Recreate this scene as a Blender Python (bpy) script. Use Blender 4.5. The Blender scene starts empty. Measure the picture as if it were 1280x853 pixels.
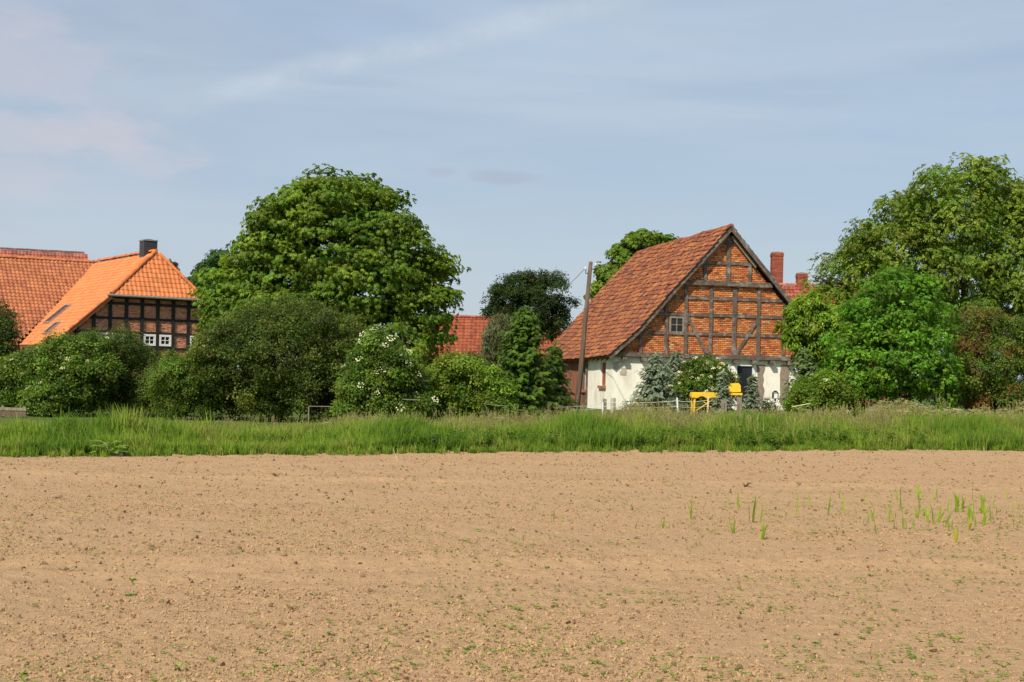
import bpy, math, random
import numpy as np
from mathutils import Matrix, Vector

random.seed(7)
RNG = np.random.default_rng(11)
SC = bpy.context.scene
COL = SC.collection

# ------------------------------------------------------------------ camera
F = 1280 * 50 / 36.0            # focal length in photo pixels
HC = 1.7                        # eye height
CX, CY = 640.0, 474.0           # principal point (horizon level)
ROLL = math.radians(1.3)
cd = bpy.data.cameras.new('camera'); cam = bpy.data.objects.new('camera', cd); COL.objects.link(cam)
cd.lens = 50; cd.sensor_width = 36; cd.clip_start = 0.1; cd.clip_end = 6000
cd.shift_y = (CY - 426.5) / 1280.0
cam.location = (0, 0, HC)
cam.rotation_euler = (Matrix.Rotation(math.radians(90), 4, 'X') @ Matrix.Rotation(ROLL, 4, 'Z')).to_euler()
SC.camera = cam

# ------------------------------------------------------------------ light
SUN_EL, SUN_LEFT = math.radians(46), math.radians(31)   # the sun stands behind the camera, to its left
sdir = Vector((-math.sin(SUN_LEFT) * math.cos(SUN_EL), -math.cos(SUN_LEFT) * math.cos(SUN_EL), math.sin(SUN_EL)))
sl = bpy.data.lights.new('sun', 'SUN'); sun = bpy.data.objects.new('sun', sl); COL.objects.link(sun)
sl.energy = 4.7; sl.angle = math.radians(0.53); sl.color = (1.0, 0.92, 0.78)
sun.rotation_euler = sdir.to_track_quat('Z', 'Y').to_euler(); sun.location = (-20, -30, 40)
W = bpy.data.worlds.new('World'); SC.world = W; W.use_nodes = True
SC.view_settings.view_transform = 'Standard'; SC.view_settings.look = 'None'
SC.view_settings.gamma = 1.0; SC.view_settings.use_curve_mapping = False
SC.view_settings.exposure = 0.22

def build_world():
    nt = W.node_tree; N = nt.nodes; L = nt.links; N.clear()
    def n(t, **k):
        q = N.new(t)
        for a, b in k.items(): setattr(q, a, b)
        return q
    out = n('ShaderNodeOutputWorld'); bg = n('ShaderNodeBackground'); L.new(bg.outputs[0], out.inputs[0])
    sky = n('ShaderNodeTexSky', sky_type='NISHITA', sun_disc=False, sun_elevation=SUN_EL,
            sun_rotation=math.pi + SUN_LEFT, altitude=60, air_density=1.0, dust_density=0.9, ozone_density=1.6)
    bg.inputs[1].default_value = 0.085
    tc = n('ShaderNodeTexCoord')
    def mapping(loc, rot, sc):
        m = n('ShaderNodeMapping'); L.new(tc.outputs['Generated'], m.inputs[0])
        m.inputs[1].default_value = loc; m.inputs[2].default_value = rot; m.inputs[3].default_value = sc
        return m
    def noise(m, scale, detail, rough, dist=0.0):
        t = n('ShaderNodeTexNoise'); L.new(m.outputs[0], t.inputs[0])
        t.inputs['Scale'].default_value = scale; t.inputs['Detail'].default_value = detail
        t.inputs['Roughness'].default_value = rough; t.inputs['Distortion'].default_value = dist
        return t.outputs[0]
    def rng(v, a, b, c, d):
        r = n('ShaderNodeMapRange', interpolation_type='SMOOTHSTEP'); L.new(v, r.inputs[0])
        for i, q in enumerate((a, b, c, d)): r.inputs[i + 1].default_value = q
        return r.outputs[0]
    def mth(op, a, b):
        r = n('ShaderNodeMath', operation=op)
        for i, q in enumerate((a, b)):
            if isinstance(q, (int, float)): r.inputs[i].default_value = q
            else: L.new(q, r.inputs[i])
        return r.outputs[0]
    def mix(fac, a, b):
        r = n('ShaderNodeMix', data_type='RGBA')
        if isinstance(fac, (int, float)): r.inputs[0].default_value = fac
        else: L.new(fac, r.inputs[0])
        for i, q in ((6, a), (7, b)):
            if isinstance(q, tuple): r.inputs[i].default_value = q
            else: L.new(q, r.inputs[i])
        return r.outputs[2]
    # milky early-summer veil over the clear sky
    base = mix(0.6, sky.outputs[0], (5.0, 6.0, 7.3, 1))
    # long thin veils of cirrus, tilted
    veil = rng(noise(mapping((0, 0, 0), (0, math.radians(24), 0), (1.2, 1.2, 8.0)), 2.1, 7, 0.55, 0.35), 0.42, 0.75, 0.0, 0.62)
    base = mix(veil, base, (5.5, 6.5, 7.5, 1))
    fine = rng(noise(mapping((3.1, 0, 1.2), (0, math.radians(-6), 0), (1.0, 1.0, 7.0)), 3.4, 6, 0.6, 0.2), 0.48, 0.75, 0.0, 0.45)
    base = mix(fine, base, (4.2, 5.6, 7.6, 1))
    # a bank of soft rosy cumulus, low and to the left
    sep = n('ShaderNodeSeparateXYZ'); L.new(tc.outputs['Generated'], sep.inputs[0])
    side = rng(sep.outputs[0], -0.14, -0.33, 0.0, 1.0)
    puff = rng(noise(mapping((0.3, 0.0, 0.12), (0, 0, 0), (1.0, 1.0, 2.4)), 6.5, 5, 0.5, 0.1), 0.43, 0.68, 0.0, 1.0)
    base = mix(mth('MULTIPLY', mth('MULTIPLY', side, puff), 0.4), base, (6.0, 6.0, 6.8, 1))
    gre = rng(noise(mapping((1.3, 0.5, 0.62), (0, 0, 0), (1.0, 1.0, 3.0)), 4.2, 4, 0.5, 0.1), 0.45, 0.7, 0.0, 0.6)
    base = mix(mth('MULTIPLY', side, gre), base, (4.4, 4.9, 6.1, 1))
    # single cloud shapes: flat rosy cumulus to the left, a small grey shred, an old spreading vapour trail
    nrm = n('ShaderNodeVectorMath', operation='NORMALIZE'); L.new(tc.outputs['Generated'], nrm.inputs[0])
    s2 = n('ShaderNodeSeparateXYZ'); L.new(nrm.outputs[0], s2.inputs[0])
    def blob(px, py, a, b, edge, col, amt, nsc):
        d = cam.rotation_euler.to_matrix() @ Vector(((px - CX) / F, -(py - CY) / F, -1)); d.normalize()
        e = mth('ADD', mth('POWER', mth('DIVIDE', mth('SUBTRACT', s2.outputs[0], d.x), a), 2.0), mth('POWER', mth('DIVIDE', mth('SUBTRACT', s2.outputs[2], d.z), b), 2.0))
        e = mth('ADD', e, mth('MULTIPLY', mth('SUBTRACT', noise(mapping((px * .013, 0, py * .017), (0, 0, 0), (1, 1, 2.6)), nsc, 6, 0.6, 0.3), 0.5), edge))
        return lambda base: mix(rng(e, 1.15, 0.0, 0.0, amt), base, col)
    rosy = (5.9, 5.95, 6.75, 1)
    for args in ((40, 162, .085, .017, 4.6, rosy, .55, 24), (120, 172, .045, .012, 4.2, rosy, .6, 26), (185, 200, .04, .014, 4.6, rosy, .5, 28), (20, 215, .05, .02, 3.0, rosy, .5, 14), (40, 85, .07, .02, 4.4, rosy, .4, 16), (25, 28, .03, .014, 3.0, rosy, .5, 16),
                 (-260, 120, .12, .03, 3.2, rosy, .7, 11), (628, 223, .030, .006, 2.6, (4.3, 4.95, 6.2, 1), .75, 26), (552, 215, .014, .005, 2.6, (4.4, 5.05, 6.3, 1), .7, 28)):
        base = blob(*args)(base)
    cm = cam.rotation_euler.to_matrix()
    d1 = (cm @ Vector(((300 - CX) / F, -(112 - CY) / F, -1))).normalized(); d2 = (cm @ Vector(((760 - CX) / F, -(2 - CY) / F, -1))).normalized()
    pn = d1.cross(d2).normalized(); md = (d1 + d2).normalized()
    def dot(v):
        q = n('ShaderNodeVectorMath', operation='DOT_PRODUCT'); L.new(nrm.outputs[0], q.inputs[0]); q.inputs[1].default_value = v; return q.outputs['Value']
    wob = mth('MULTIPLY', mth('SUBTRACT', noise(mapping((0, 0, 0), (0, 0, 0), (1, 1, 1)), 9.0, 5, 0.6, 0.4), 0.5), 0.012)
    band = rng(mth('ABSOLUTE', mth('ADD', dot(pn), wob), 0.0), 0.014, 0.001, 0.0, 1.0)
    band = mth('MULTIPLY', band, rng(dot(md), math.cos(0.20), math.cos(0.09), 0.0, 1.0))
    ripple = rng(noise(mapping((2, 1, 0), (0, 0.3, 0), (1, 1, 1)), 26.0, 5, 0.6, 0.3), 0.3, 0.65, 0.35, 1.0)
    base = mix(mth('MULTIPLY', mth('MULTIPLY', band, ripple), 0.62), base, (5.95, 6.7, 7.65, 1))
    # milkier towards the horizon
    low = rng(sep.outputs[2], 0.16, 0.0, 0.0, 0.75)
    base = mix(low, base, (5.65, 6.4, 7.0, 1))
    L.new(base, bg.inputs[0])
build_world()

# ------------------------------------------------------------------ picture <-> place
CR, SR = math.cos(ROLL), math.sin(ROLL)
def ray(px, py):
    dx, dy = px - CX, py - CY
    return ((dx * CR + dy * SR) / F, (-dx * SR + dy * CR) / F)      # x per metre of depth, drop per metre of depth
def P(px, py, D):
    k, d = ray(px, py)
    return Vector((k * D, D, HC - d * D))
def on_ground(px, py, z=0.0):
    k, d = ray(px, py); D = (HC - z) / d
    return Vector((k * D, D, z))
class Upright:
    """a vertical plane through (x, y) running along direction d: pixel -> (distance along it, height)"""
    def __init__(s, o, d): s.o = o; s.d = d
    def __call__(s, px, py):
        k, dr = ray(px, py)
        t = (k * s.o[1] - s.o[0]) / (s.d[0] - k * s.d[1])
        return t, HC - dr * (s.o[1] + t * s.d[1])
def smooth(a, b, x):
    t = np.clip((np.asarray(x, float) - a) / (b - a), 0, 1); return t * t * (3 - 2 * t)
def edge_y(x):
    x = np.asarray(x, float)
    return 33.2 + np.where(x < 0, 0.6 * x, 0.6 * x - 0.006 * x * x * (x < 30) - 0.18 * np.maximum(x - 30, 0) * 1.0)
def ground_z(x, y):
    return (0.04 + 0.46 * smooth(-6, 9, np.asarray(x))) * smooth(3, 20, np.asarray(y) - edge_y(x))
def grass_top(x):
    return np.interp(np.asarray(x, float), [-12, -6, 0, 5, 14, 20], [0.36, 0.47, 0.68, 0.76, 0.95, 1.0])

# ------------------------------------------------------------------ mesh helpers
def tag(o, label=None, cat=None, group=None, kind=None):
    if label: o['label'] = label
    if cat: o['category'] = cat
    if group: o['group'] = group
    if kind: o['kind'] = kind
    return o
def empty(name, loc, rz=0.0):
    o = bpy.data.objects.new(name, None); COL.objects.link(o); o.location = loc; o.rotation_euler = (0, 0, rz)
    o.empty_display_size = 0.3
    return o
def link(name, me, parent=None, M=None):
    o = bpy.data.objects.new(name, me); COL.objects.link(o)
    if parent is not None: o.parent = parent
    if M is not None: o.matrix_basis = M
    return o
def np_mesh(name, V, F4, mat=None, tint=None, smooth_=False):
    """V (n,3); F4 (m,k) int faces all with k corners; tint (m,3) per face"""
    V = np.ascontiguousarray(V, dtype=np.float32); F4 = np.ascontiguousarray(F4, dtype=np.int32)
    me = bpy.data.meshes.new(name); m, k = F4.shape
    me.vertices.add(len(V)); me.vertices.foreach_set('co', V.ravel())
    me.loops.add(m * k); me.loops.foreach_set('vertex_index', F4.ravel())
    me.polygons.add(m); me.polygons.foreach_set('loop_start', np.arange(0, m * k, k, dtype=np.int32))
    if tint is not None:
        a = me.attributes.new('tint', 'FLOAT_COLOR', 'FACE')
        c = np.ones((m, 4), np.float32); c[:, :3] = tint; a.data.foreach_set('color', c.ravel())
    if smooth_: me.polygons.foreach_set('use_smooth', np.ones(m, dtype=bool))
    me.update(calc_edges=True); me.validate()
    if mat: me.materials.append(mat)
    return me
class MB:
    def __init__(s): s.v = []; s.f = []; s.t = []
    def face(s, pts, t=(1, 1, 1)):
        b = len(s.v); s.v += [tuple(p) for p in pts]; s.f.append(tuple(range(b, b + len(pts)))); s.t.append(t)
    def hexa(s, c, t=(1, 1, 1)):
        b = len(s.v); s.v += [tuple(p) for p in c]
        for q in ((0, 3, 2, 1), (4, 5, 6, 7), (0, 1, 5, 4), (1, 2, 6, 5), (2, 3, 7, 6), (3, 0, 4, 7)):
            s.f.append(tuple(b + i for i in q)); s.t.append(t)
        return s
    def box(s, x0, x1, y0, y1, z0, z1, t=(1, 1, 1)):
        return s.hexa([(x0, y0, z0), (x1, y0, z0), (x1, y1, z0), (x0, y1, z0), (x0, y0, z1), (x1, y0, z1), (x1, y1, z1), (x0, y1, z1)], t)
    def prism(s, poly, y0, y1, t=(1, 1, 1)):
        """poly in (x, z), counter-clockwise seen from -y, extruded from y0 to y1"""
        n = len(poly); b = len(s.v)
        s.v += [(p[0], y0, p[1]) for p in poly] + [(p[0], y1, p[1]) for p in poly]
        s.f.append(tuple(range(b, b + n))); s.t.append(t)
        s.f.append(tuple(range(b + 2 * n - 1, b + n - 1, -1))); s.t.append(t)
        for i in range(n):
            j = (i + 1) % n
            s.f.append((b + i, b + n + i, b + n + j, b + j)); s.t.append(t)
        return s
    def beam(s, a, b, w, d, y, t=(1, 1, 1), rough=0.0):
        """timber in a gable plane from a=(x,z) to b, width w, standing y-d/2..y+d/2; a little crooked"""
        ax, az = a; bx, bz = b; L = math.hypot(bx - ax, bz - az) or 1e-6
        nx, nz = -(bz - az) / L * w / 2, (bx - ax) / L * w / 2
        n = max(1, int(L / 0.7)); r = random.Random(hash((round(ax, 3), round(az, 3), round(bx, 3))))
        ring = []
        for i in range(n + 1):
            q = i / n; o = r.uniform(-rough, rough); g = 1 + r.uniform(-2.2, 2.2) * rough
            cx, cz = ax + (bx - ax) * q + nx * o * 5, az + (bz - az) * q + nz * o * 5
            ring.append([(cx - nx * g, y - d / 2, cz - nz * g), (cx + nx * g, y - d / 2, cz + nz * g), (cx + nx * g, y + d / 2, cz + nz * g), (cx - nx * g, y + d / 2, cz - nz * g)])
        b0 = len(s.v)
        for q in ring: s.v += q
        for i in range(n):
            for k in range(4):
                k2 = (k + 1) % 4
                s.f.append((b0 + i * 4 + k, b0 + i * 4 + k2, b0 + i * 4 + 4 + k2, b0 + i * 4 + 4 + k)); s.t.append(t)
        s.f.append((b0, b0 + 3, b0 + 2, b0 + 1)); s.t.append(t); e = b0 + n * 4
        s.f.append((e, e + 1, e + 2, e + 3)); s.t.append(t)
        return s
    def tube(s, pts, rad, n=8, t=(1, 1, 1)):
        b0 = len(s.v); pts = [Vector(p) for p in pts]
        for i, p in enumerate(pts):
            d = (pts[min(i + 1, len(pts) - 1)] - pts[max(i - 1, 0)]).normalized()
            a = d.cross(Vector((0.31, 0.9, 0.2))).normalized(); c = d.cross(a)
            for k in range(n):
                w = 2 * math.pi * k / n
                s.v.append(tuple(p + (a * math.cos(w) + c * math.sin(w)) * rad[i]))
        for i in range(len(pts) - 1):
            for k in range(n):
                k2 = (k + 1) % n
                s.f.append((b0 + i * n + k, b0 + i * n + k2, b0 + i * n + n + k2, b0 + i * n + n + k)); s.t.append(t)
        s.f.append(tuple(b0 + k for k in range(n))[::-1]); s.t.append(t)
        e = b0 + (len(pts) - 1) * n; s.f.append(tuple(e + k for k in range(n))); s.t.append(t)
        return s
    def mesh(s, name, mat, smooth_=False):
        me = bpy.data.meshes.new(name); me.from_pydata(s.v, [], s.f)
        a = me.attributes.new('tint', 'FLOAT_COLOR', 'FACE')
        c = np.ones((len(s.f), 4), np.float32); c[:, :3] = np.array(s.t, np.float32).reshape(-1, 3); a.data.foreach_set('color', c.ravel())
        if smooth_: me.polygons.foreach_set('use_smooth', np.ones(len(s.f), dtype=bool))
        me.materials.append(mat); me.update()
        return me
    def build(s, name, mat, parent=None, M=None, smooth_=False):
        return link(name, s.mesh(name, mat, smooth_), parent, M)

def vnoise(x, y, seed=0):
    xi = np.floor(x).astype(np.int64); yi = np.floor(y).astype(np.int64); fx = x - xi; fy = y - yi
    fx = fx * fx * (3 - 2 * fx); fy = fy * fy * (3 - 2 * fy)
    def h(a, b):
        q = (a * 374761393 + b * 668265263 + seed * 974711) & 0x7fffffff
        q = ((q ^ (q >> 13)) * 1274126177) & 0x7fffffff
        return ((q ^ (q >> 16)) & 0xffff) / 65535.0
    return (h(xi, yi) * (1 - fx) + h(xi + 1, yi) * fx) * (1 - fy) + (h(xi, yi + 1) * (1 - fx) + h(xi + 1, yi + 1) * fx) * fy

# ------------------------------------------------------------------ materials
def material(name, color=None, rough=0.8, spec=0.3, var=0.25, scale=3.0, bump=0.0, bscale=20.0, tinted=False, metallic=0.0,
             second=None, second_scale=1.2, second_at=(0.5, 0.65), second_max=1.0, stretch=(1, 1, 1), coords='Object', transl=0.0, transl_tint=(1.35, 1.3, 0.55)):
    m = bpy.data.materials.new(name); m.use_nodes = True; nt = m.node_tree; N = nt.nodes; L = nt.links
    b = N['Principled BSDF']; b.inputs['Roughness'].default_value = rough; b.inputs['Specular IOR Level'].default_value = spec
    b.inputs['Metallic'].default_value = metallic
    tc = N.new('ShaderNodeTexCoord'); mp = N.new('ShaderNodeMapping'); L.new(tc.outputs[coords], mp.inputs[0]); mp.inputs[3].default_value = stretch
    def noise(sc, det=5, ro=0.6):
        t = N.new('ShaderNodeTexNoise'); L.new(mp.outputs[0], t.inputs[0]); t.inputs['Scale'].default_value = sc
        t.inputs['Detail'].default_value = det; t.inputs['Roughness'].default_value = ro; return t.outputs[0]
    if tinted:
        at = N.new('ShaderNodeAttribute'); at.attribute_name = 'tint'; c = at.outputs['Color']
    else:
        q = N.new('ShaderNodeRGB'); q.outputs[0].default_value = (*color, 1); c = q.outputs[0]
    if second:
        r = N.new('ShaderNodeMapRange'); r.interpolation_type = 'SMOOTHSTEP'; L.new(noise(second_scale, 6, 0.62), r.inputs[0])
        r.inputs[1].default_value, r.inputs[2].default_value = second_at; r.inputs[4].default_value = second_max
        x = N.new('ShaderNodeMix'); x.data_type = 'RGBA'; L.new(r.outputs[0], x.inputs[0]); L.new(c, x.inputs[6]); x.inputs[7].default_value = (*second, 1)
        c = x.outputs[2]
    if var:
        r = N.new('ShaderNodeMapRange'); L.new(noise(scale), r.inputs[0]); r.inputs[1].default_value = 0.25; r.inputs[2].default_value = 0.75
        r.inputs[3].default_value = 1 - var; r.inputs[4].default_value = 1 + var
        x = N.new('ShaderNodeVectorMath'); x.operation = 'SCALE'; L.new(c, x.inputs[0]); L.new(r.outputs[0], x.inputs['Scale']); c = x.outputs[0]
    L.new(c, b.inputs['Base Color'])
    if bump:
        bp = N.new('ShaderNodeBump'); bp.inputs['Strength'].default_value = bump; bp.inputs['Distance'].default_value = 0.02
        L.new(noise(bscale, 4, 0.6), bp.inputs['Height']); L.new(bp.outputs[0], b.inputs['Normal'])
    if transl:
        tr = N.new('ShaderNodeBsdfTranslucent'); v = N.new('ShaderNodeVectorMath'); v.operation = 'MULTIPLY'
        L.new(c, v.inputs[0]); v.inputs[1].default_value = transl_tint; L.new(v.outputs[0], tr.inputs[0])
        mx = N.new('ShaderNodeMixShader'); mx.inputs[0].default_value = transl
        L.new(b.outputs[0], mx.inputs[1]); L.new(tr.outputs[0], mx.inputs[2]); L.new(mx.outputs[0], N['Material Output'].inputs[0])
    return m
M = {}
M['leaf'] = material('leaf', tinted=True, rough=0.5, spec=0.22, var=0.0, transl=0.42)
M['needle'] = material('needle', tinted=True, rough=0.6, spec=0.2, var=0.0, transl=0.35, transl_tint=(1.1, 1.15, 0.9))
M['grass'] = material('grass', tinted=True, rough=0.6, spec=0.2, var=0.0, transl=0.45, transl_tint=(1.2, 1.2, 0.6))
def upright_shading(m, k):
    # blades stand in every direction: let them answer the light like the soft surface of a meadow
    nt = m.node_tree; N = nt.nodes; L = nt.links; g = N.new('ShaderNodeNewGeometry')
    a = N.new('ShaderNodeVectorMath'); a.operation = 'MULTIPLY_ADD'; L.new(g.outputs['Normal'], a.inputs[0]); a.inputs[1].default_value = (1 - k,) * 3; a.inputs[2].default_value = (0, 0, k)
    b = N.new('ShaderNodeVectorMath'); b.operation = 'NORMALIZE'; L.new(a.outputs[0], b.inputs[0])
    L.new(b.outputs[0], N['Principled BSDF'].inputs['Normal'])
upright_shading(M['grass'], 0.6)
M['petal'] = material('petal', tinted=True, rough=0.7, spec=0.1, var=0.1, scale=9, transl=0.2, transl_tint=(1, 1, 1))
M['bark'] = material('bark', (0.10, 0.075, 0.055), rough=0.9, var=0.4, scale=6, bump=0.6, bscale=14, stretch=(1, 1, 0.25))
M['tile'] = material('tile', tinted=True, rough=0.8, spec=0.2, var=0.22, scale=5, second=(0.11, 0.075, 0.055), second_scale=0.8, second_at=(0.54, 0.80), second_max=0.55)
M['new_tile'] = material('new_tile', tinted=True, rough=0.6, spec=0.3, var=0.08, scale=2)
M['batten'] = material('batten', (0.16, 0.07, 0.045), var=0.3, scale=3)
M['brick'] = material('brick', tinted=True, rough=0.9, spec=0.15, var=0.2, scale=14, second=(0.16, 0.085, 0.06), second_scale=2.6, second_at=(0.60, 0.78), second_max=0.35)
M['mortar'] = material('mortar', (0.13, 0.085, 0.06), rough=0.95, var=0.25, scale=6)
M['dark_mortar'] = material('dark_mortar', (0.30, 0.24, 0.19), rough=0.95, var=0.25, scale=6)
M['timber'] = material('timber', (0.115, 0.09, 0.072), rough=0.9, var=0.5, scale=6, bump=0.6, bscale=25, second=(0.27, 0.23, 0.19), second_scale=2.6, second_at=(0.48, 0.66), second_max=0.85)
M['tarred'] = material('tarred_timber', (0.02, 0.018, 0.017), rough=0.7, var=0.3, scale=5)
M['pole'] = material('pole_wood', (0.13, 0.085, 0.06), rough=0.85, var=0.35, scale=4, bump=0.5, bscale=30, stretch=(2, 2, 0.2), second=(0.22, 0.17, 0.13), second_scale=3.0)
M['post'] = material('weathered_post', (0.24, 0.20, 0.15), rough=0.9, var=0.35, scale=8, stretch=(1, 1, 0.3), bump=0.4)
M['plaster'] = material('plaster', (0.84, 0.80, 0.70), rough=0.92, var=0.08, scale=4, bump=0.3, bscale=10, second=(0.58, 0.50, 0.39), second_scale=1.1, second_at=(0.46, 0.72), second_max=0.75, stretch=(1, 1, 0.55))
M['bare_stone'] = material('bare_stone', (0.27, 0.21, 0.16), rough=0.95, var=0.35, scale=9, bump=0.6)
M['grey_render'] = material('grey_render', (0.42, 0.38, 0.31), rough=0.95, var=0.2, scale=6)
M['boards'] = material('red_boards', (0.28, 0.10, 0.055), rough=0.85, var=0.35, scale=4, stretch=(3, 3, 0.4))
M['red_brick_trim'] = material('red_brick_trim', (0.36, 0.13, 0.075), rough=0.9, var=0.3, scale=12)
M['white_paint'] = material('white_paint', (0.78, 0.77, 0.74), rough=0.5, var=0.05)
M['glass'] = material('window_glass', (0.018, 0.021, 0.025), rough=0.08, spec=0.5, var=0.0)
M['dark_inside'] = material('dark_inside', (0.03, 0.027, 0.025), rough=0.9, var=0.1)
M['zinc'] = material('zinc', (0.34, 0.33, 0.31), rough=0.45, metallic=0.5, var=0.15)
M['slate'] = material('slate_cladding', (0.045, 0.048, 0.055), rough=0.55, var=0.25, scale=8)
M['black_metal'] = material('black_metal', (0.02, 0.02, 0.022), rough=0.4, var=0.1)
M['yellow_cloth'] = material('yellow_cloth', (0.80, 0.48, 0.03), rough=0.75, spec=0.2, var=0.12, scale=6, transl=0.15, transl_tint=(1, 1, 0.8))
M['yellow_paint'] = material('yellow_paint', (0.72, 0.42, 0.04), rough=0.5, var=0.1)
M['white_tape'] = material('white_tape', (0.72, 0.72, 0.70), rough=0.6, var=0.05)
M['wire'] = material('wire_metal', (0.20, 0.20, 0.20), rough=0.5, var=0.0)
M['porcelain'] = material('porcelain', (0.6, 0.6, 0.57), rough=0.25, var=0.0)
M['straw'] = material('straw', (0.62, 0.52, 0.30), rough=0.8, var=0.2)
M['stone'] = material('field_stone', (0.30, 0.25, 0.19), rough=0.9, var=0.3, scale=9)

# ================================================================== the land
def ground_materials():
    # ploughed soil
    m = material('soil', (0.425, 0.274, 0.150), rough=0.95, spec=0.1, var=0.16, scale=14.0, second=(0.35, 0.222, 0.124), second_scale=0.55, second_at=(0.52, 0.75), second_max=0.55)
    nt = m.node_tree; N = nt.nodes; L = nt.links; b = N['Principled BSDF']
    tc = N.new('ShaderNodeTexCoord')
    h = None
    for sc, w in ((22.0, 0.9), (60.0, 0.5), (8.0, 0.6)):
        t = N.new('ShaderNodeTexNoise'); L.new(tc.outputs['Object'], t.inputs[0]); t.inputs['Scale'].default_value = sc
        t.inputs['Detail'].default_value = 5; t.inputs['Roughness'].default_value = 0.7
        x = N.new('ShaderNodeMath'); x.operation = 'MULTIPLY'; L.new(t.outputs[0], x.inputs[0]); x.inputs[1].default_value = w
        if h is None: h = x.outputs[0]
        else:
            a = N.new('ShaderNodeMath'); a.operation = 'ADD'; L.new(h, a.inputs[0]); L.new(x.outputs[0], a.inputs[1]); h = a.outputs[0]
    bp = N.new('ShaderNodeBump'); bp.inputs['Strength'].default_value = 0.75; bp.inputs['Distance'].default_value = 0.045
    L.new(h, bp.inputs['Height']); L.new(bp.outputs[0], b.inputs['Normal'])
    M['soil'] = m
    M['clod'] = material('clod', (0.40, 0.26, 0.142), rough=0.95, spec=0.1, var=0.3, scale=0.9, coords='Object')
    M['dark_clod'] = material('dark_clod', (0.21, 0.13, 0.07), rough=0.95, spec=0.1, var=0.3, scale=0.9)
    M['turf'] = material('turf', (0.075, 0.12, 0.022), rough=0.95, spec=0.1, var=0.35, scale=0.6, second=(0.12, 0.09, 0.035), second_scale=0.9, bump=0.5)
ground_materials()

def soil_relief(x, y):
    d = (x * 0.5 - y * 0.866)                      # across the working direction of the harrow
    along = (x * 0.866 + y * 0.5)
    z = 0.035 * (vnoise(x * 0.35, y * 0.35, 1) - 0.5) + 0.045 * (vnoise(d * 1.5, along * 0.10, 2) - 0.5)
    z += 0.03 * (vnoise(x * 2.3, y * 2.3, 3) - 0.5)
    a = vnoise(x * 8, y * 8, 4); z += 0.024 * (a - 0.5)
    b = vnoise(x * 21 + 3, y * 21, 5); z += 0.024 * np.maximum(b - 0.42, 0) * (0.4 + vnoise(x * 1.1, y * 1.1, 8))
    c = vnoise(x * 47, y * 47 + 9, 6); z += 0.014 * (c - 0.5)
    # a shallow wheel track
    for y0, wd in ((12.8, 0.28), (23.3, 0.3)):
        t = y - (y0 + 0.1 * x + 0.2 * np.sin(x * 0.4)); z += -0.05 * np.exp(-(t / wd) ** 2) + 0.03 * np.exp(-((np.abs(t) - 0.5) / 0.18) ** 2)
    return z

def make_field():
    # the sheet is finer close to the path we stand on, where the crumbs are big enough to see
    nr, ncol = 500, 410
    r = 5.6 * (44.0 / 5.6) ** (np.arange(nr) / (nr - 1.0)); c = np.linspace(-1, 1, ncol)
    Y = np.repeat(r[:, None], ncol, 1); X = np.sign(c)[None, :] * np.abs(c)[None, :] ** 1.25 * (Y * 0.58 + 4.0)
    Z = soil_relief(X, Y)
    over = Y - edge_y(X)
    Z = Z - 0.10 * smooth(-0.2, 0.8, over) - 0.5 * smooth(0.8, 2.0, over)
    fade = np.maximum(smooth(0.86, 1.0, np.abs(c))[None, :], (1 - smooth(0, 12, np.arange(nr)))[:, None])
    Z = Z * (1 - fade) + (-0.104) * fade * (over < 0) + Z * fade * (over >= 0)
    V = np.stack([X, Y, Z], -1).reshape(-1, 3)
    i = np.arange(nr - 1)[:, None] * ncol + np.arange(ncol - 1)[None, :]
    Fq = np.stack([i, i + 1, i + 1 + ncol, i + ncol], -1).reshape(-1, 4)
    o = link('field', np_mesh('field', V, Fq, M['soil'], smooth_=True))
    tag(o, 'bare harrowed brown field with a crumbly dry surface', 'field', kind='structure')
make_field()

def make_ground():
    xs = np.concatenate([[-3000, -900, -300, -120], np.linspace(-70, 70, 71), [120, 300, 900, 3000]])
    ys = np.concatenate([[-3000, -800, -200, -60, -20], np.linspace(0, 140, 101), [170, 260, 500, 1200, 3500]])
    X, Y = np.meshgrid(xs, ys); ov = Y - edge_y(X)
    Z = np.where(ov < 0, -0.10, ground_z(X, Y)); Z = np.where((ov >= 0) & (ov < 1.5), -0.06 + 0.0 * X, Z)
    nr, nc = X.shape
    V = np.stack([X, Y, Z], -1).reshape(-1, 3)
    i = np.arange(nr - 1)[:, None] * nc + np.arange(nc - 1)[None, :]
    Fq = np.stack([i, i + 1, i + 1 + nc, i + nc], -1).reshape(-1, 4)
    me = np_mesh('ground', V, Fq, M['turf'], smooth_=True); me.materials.append(M['soil'])
    cen = V[Fq].mean(1); mi = (cen[:, 1] < edge_y(cen[:, 0]) - 0.8).astype(np.int32); me.polygons.foreach_set('material_index', mi)
    tag(link('ground', me), 'flat grassy ground reaching from the field edge past the farm', 'ground', kind='structure')
make_ground()

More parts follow.
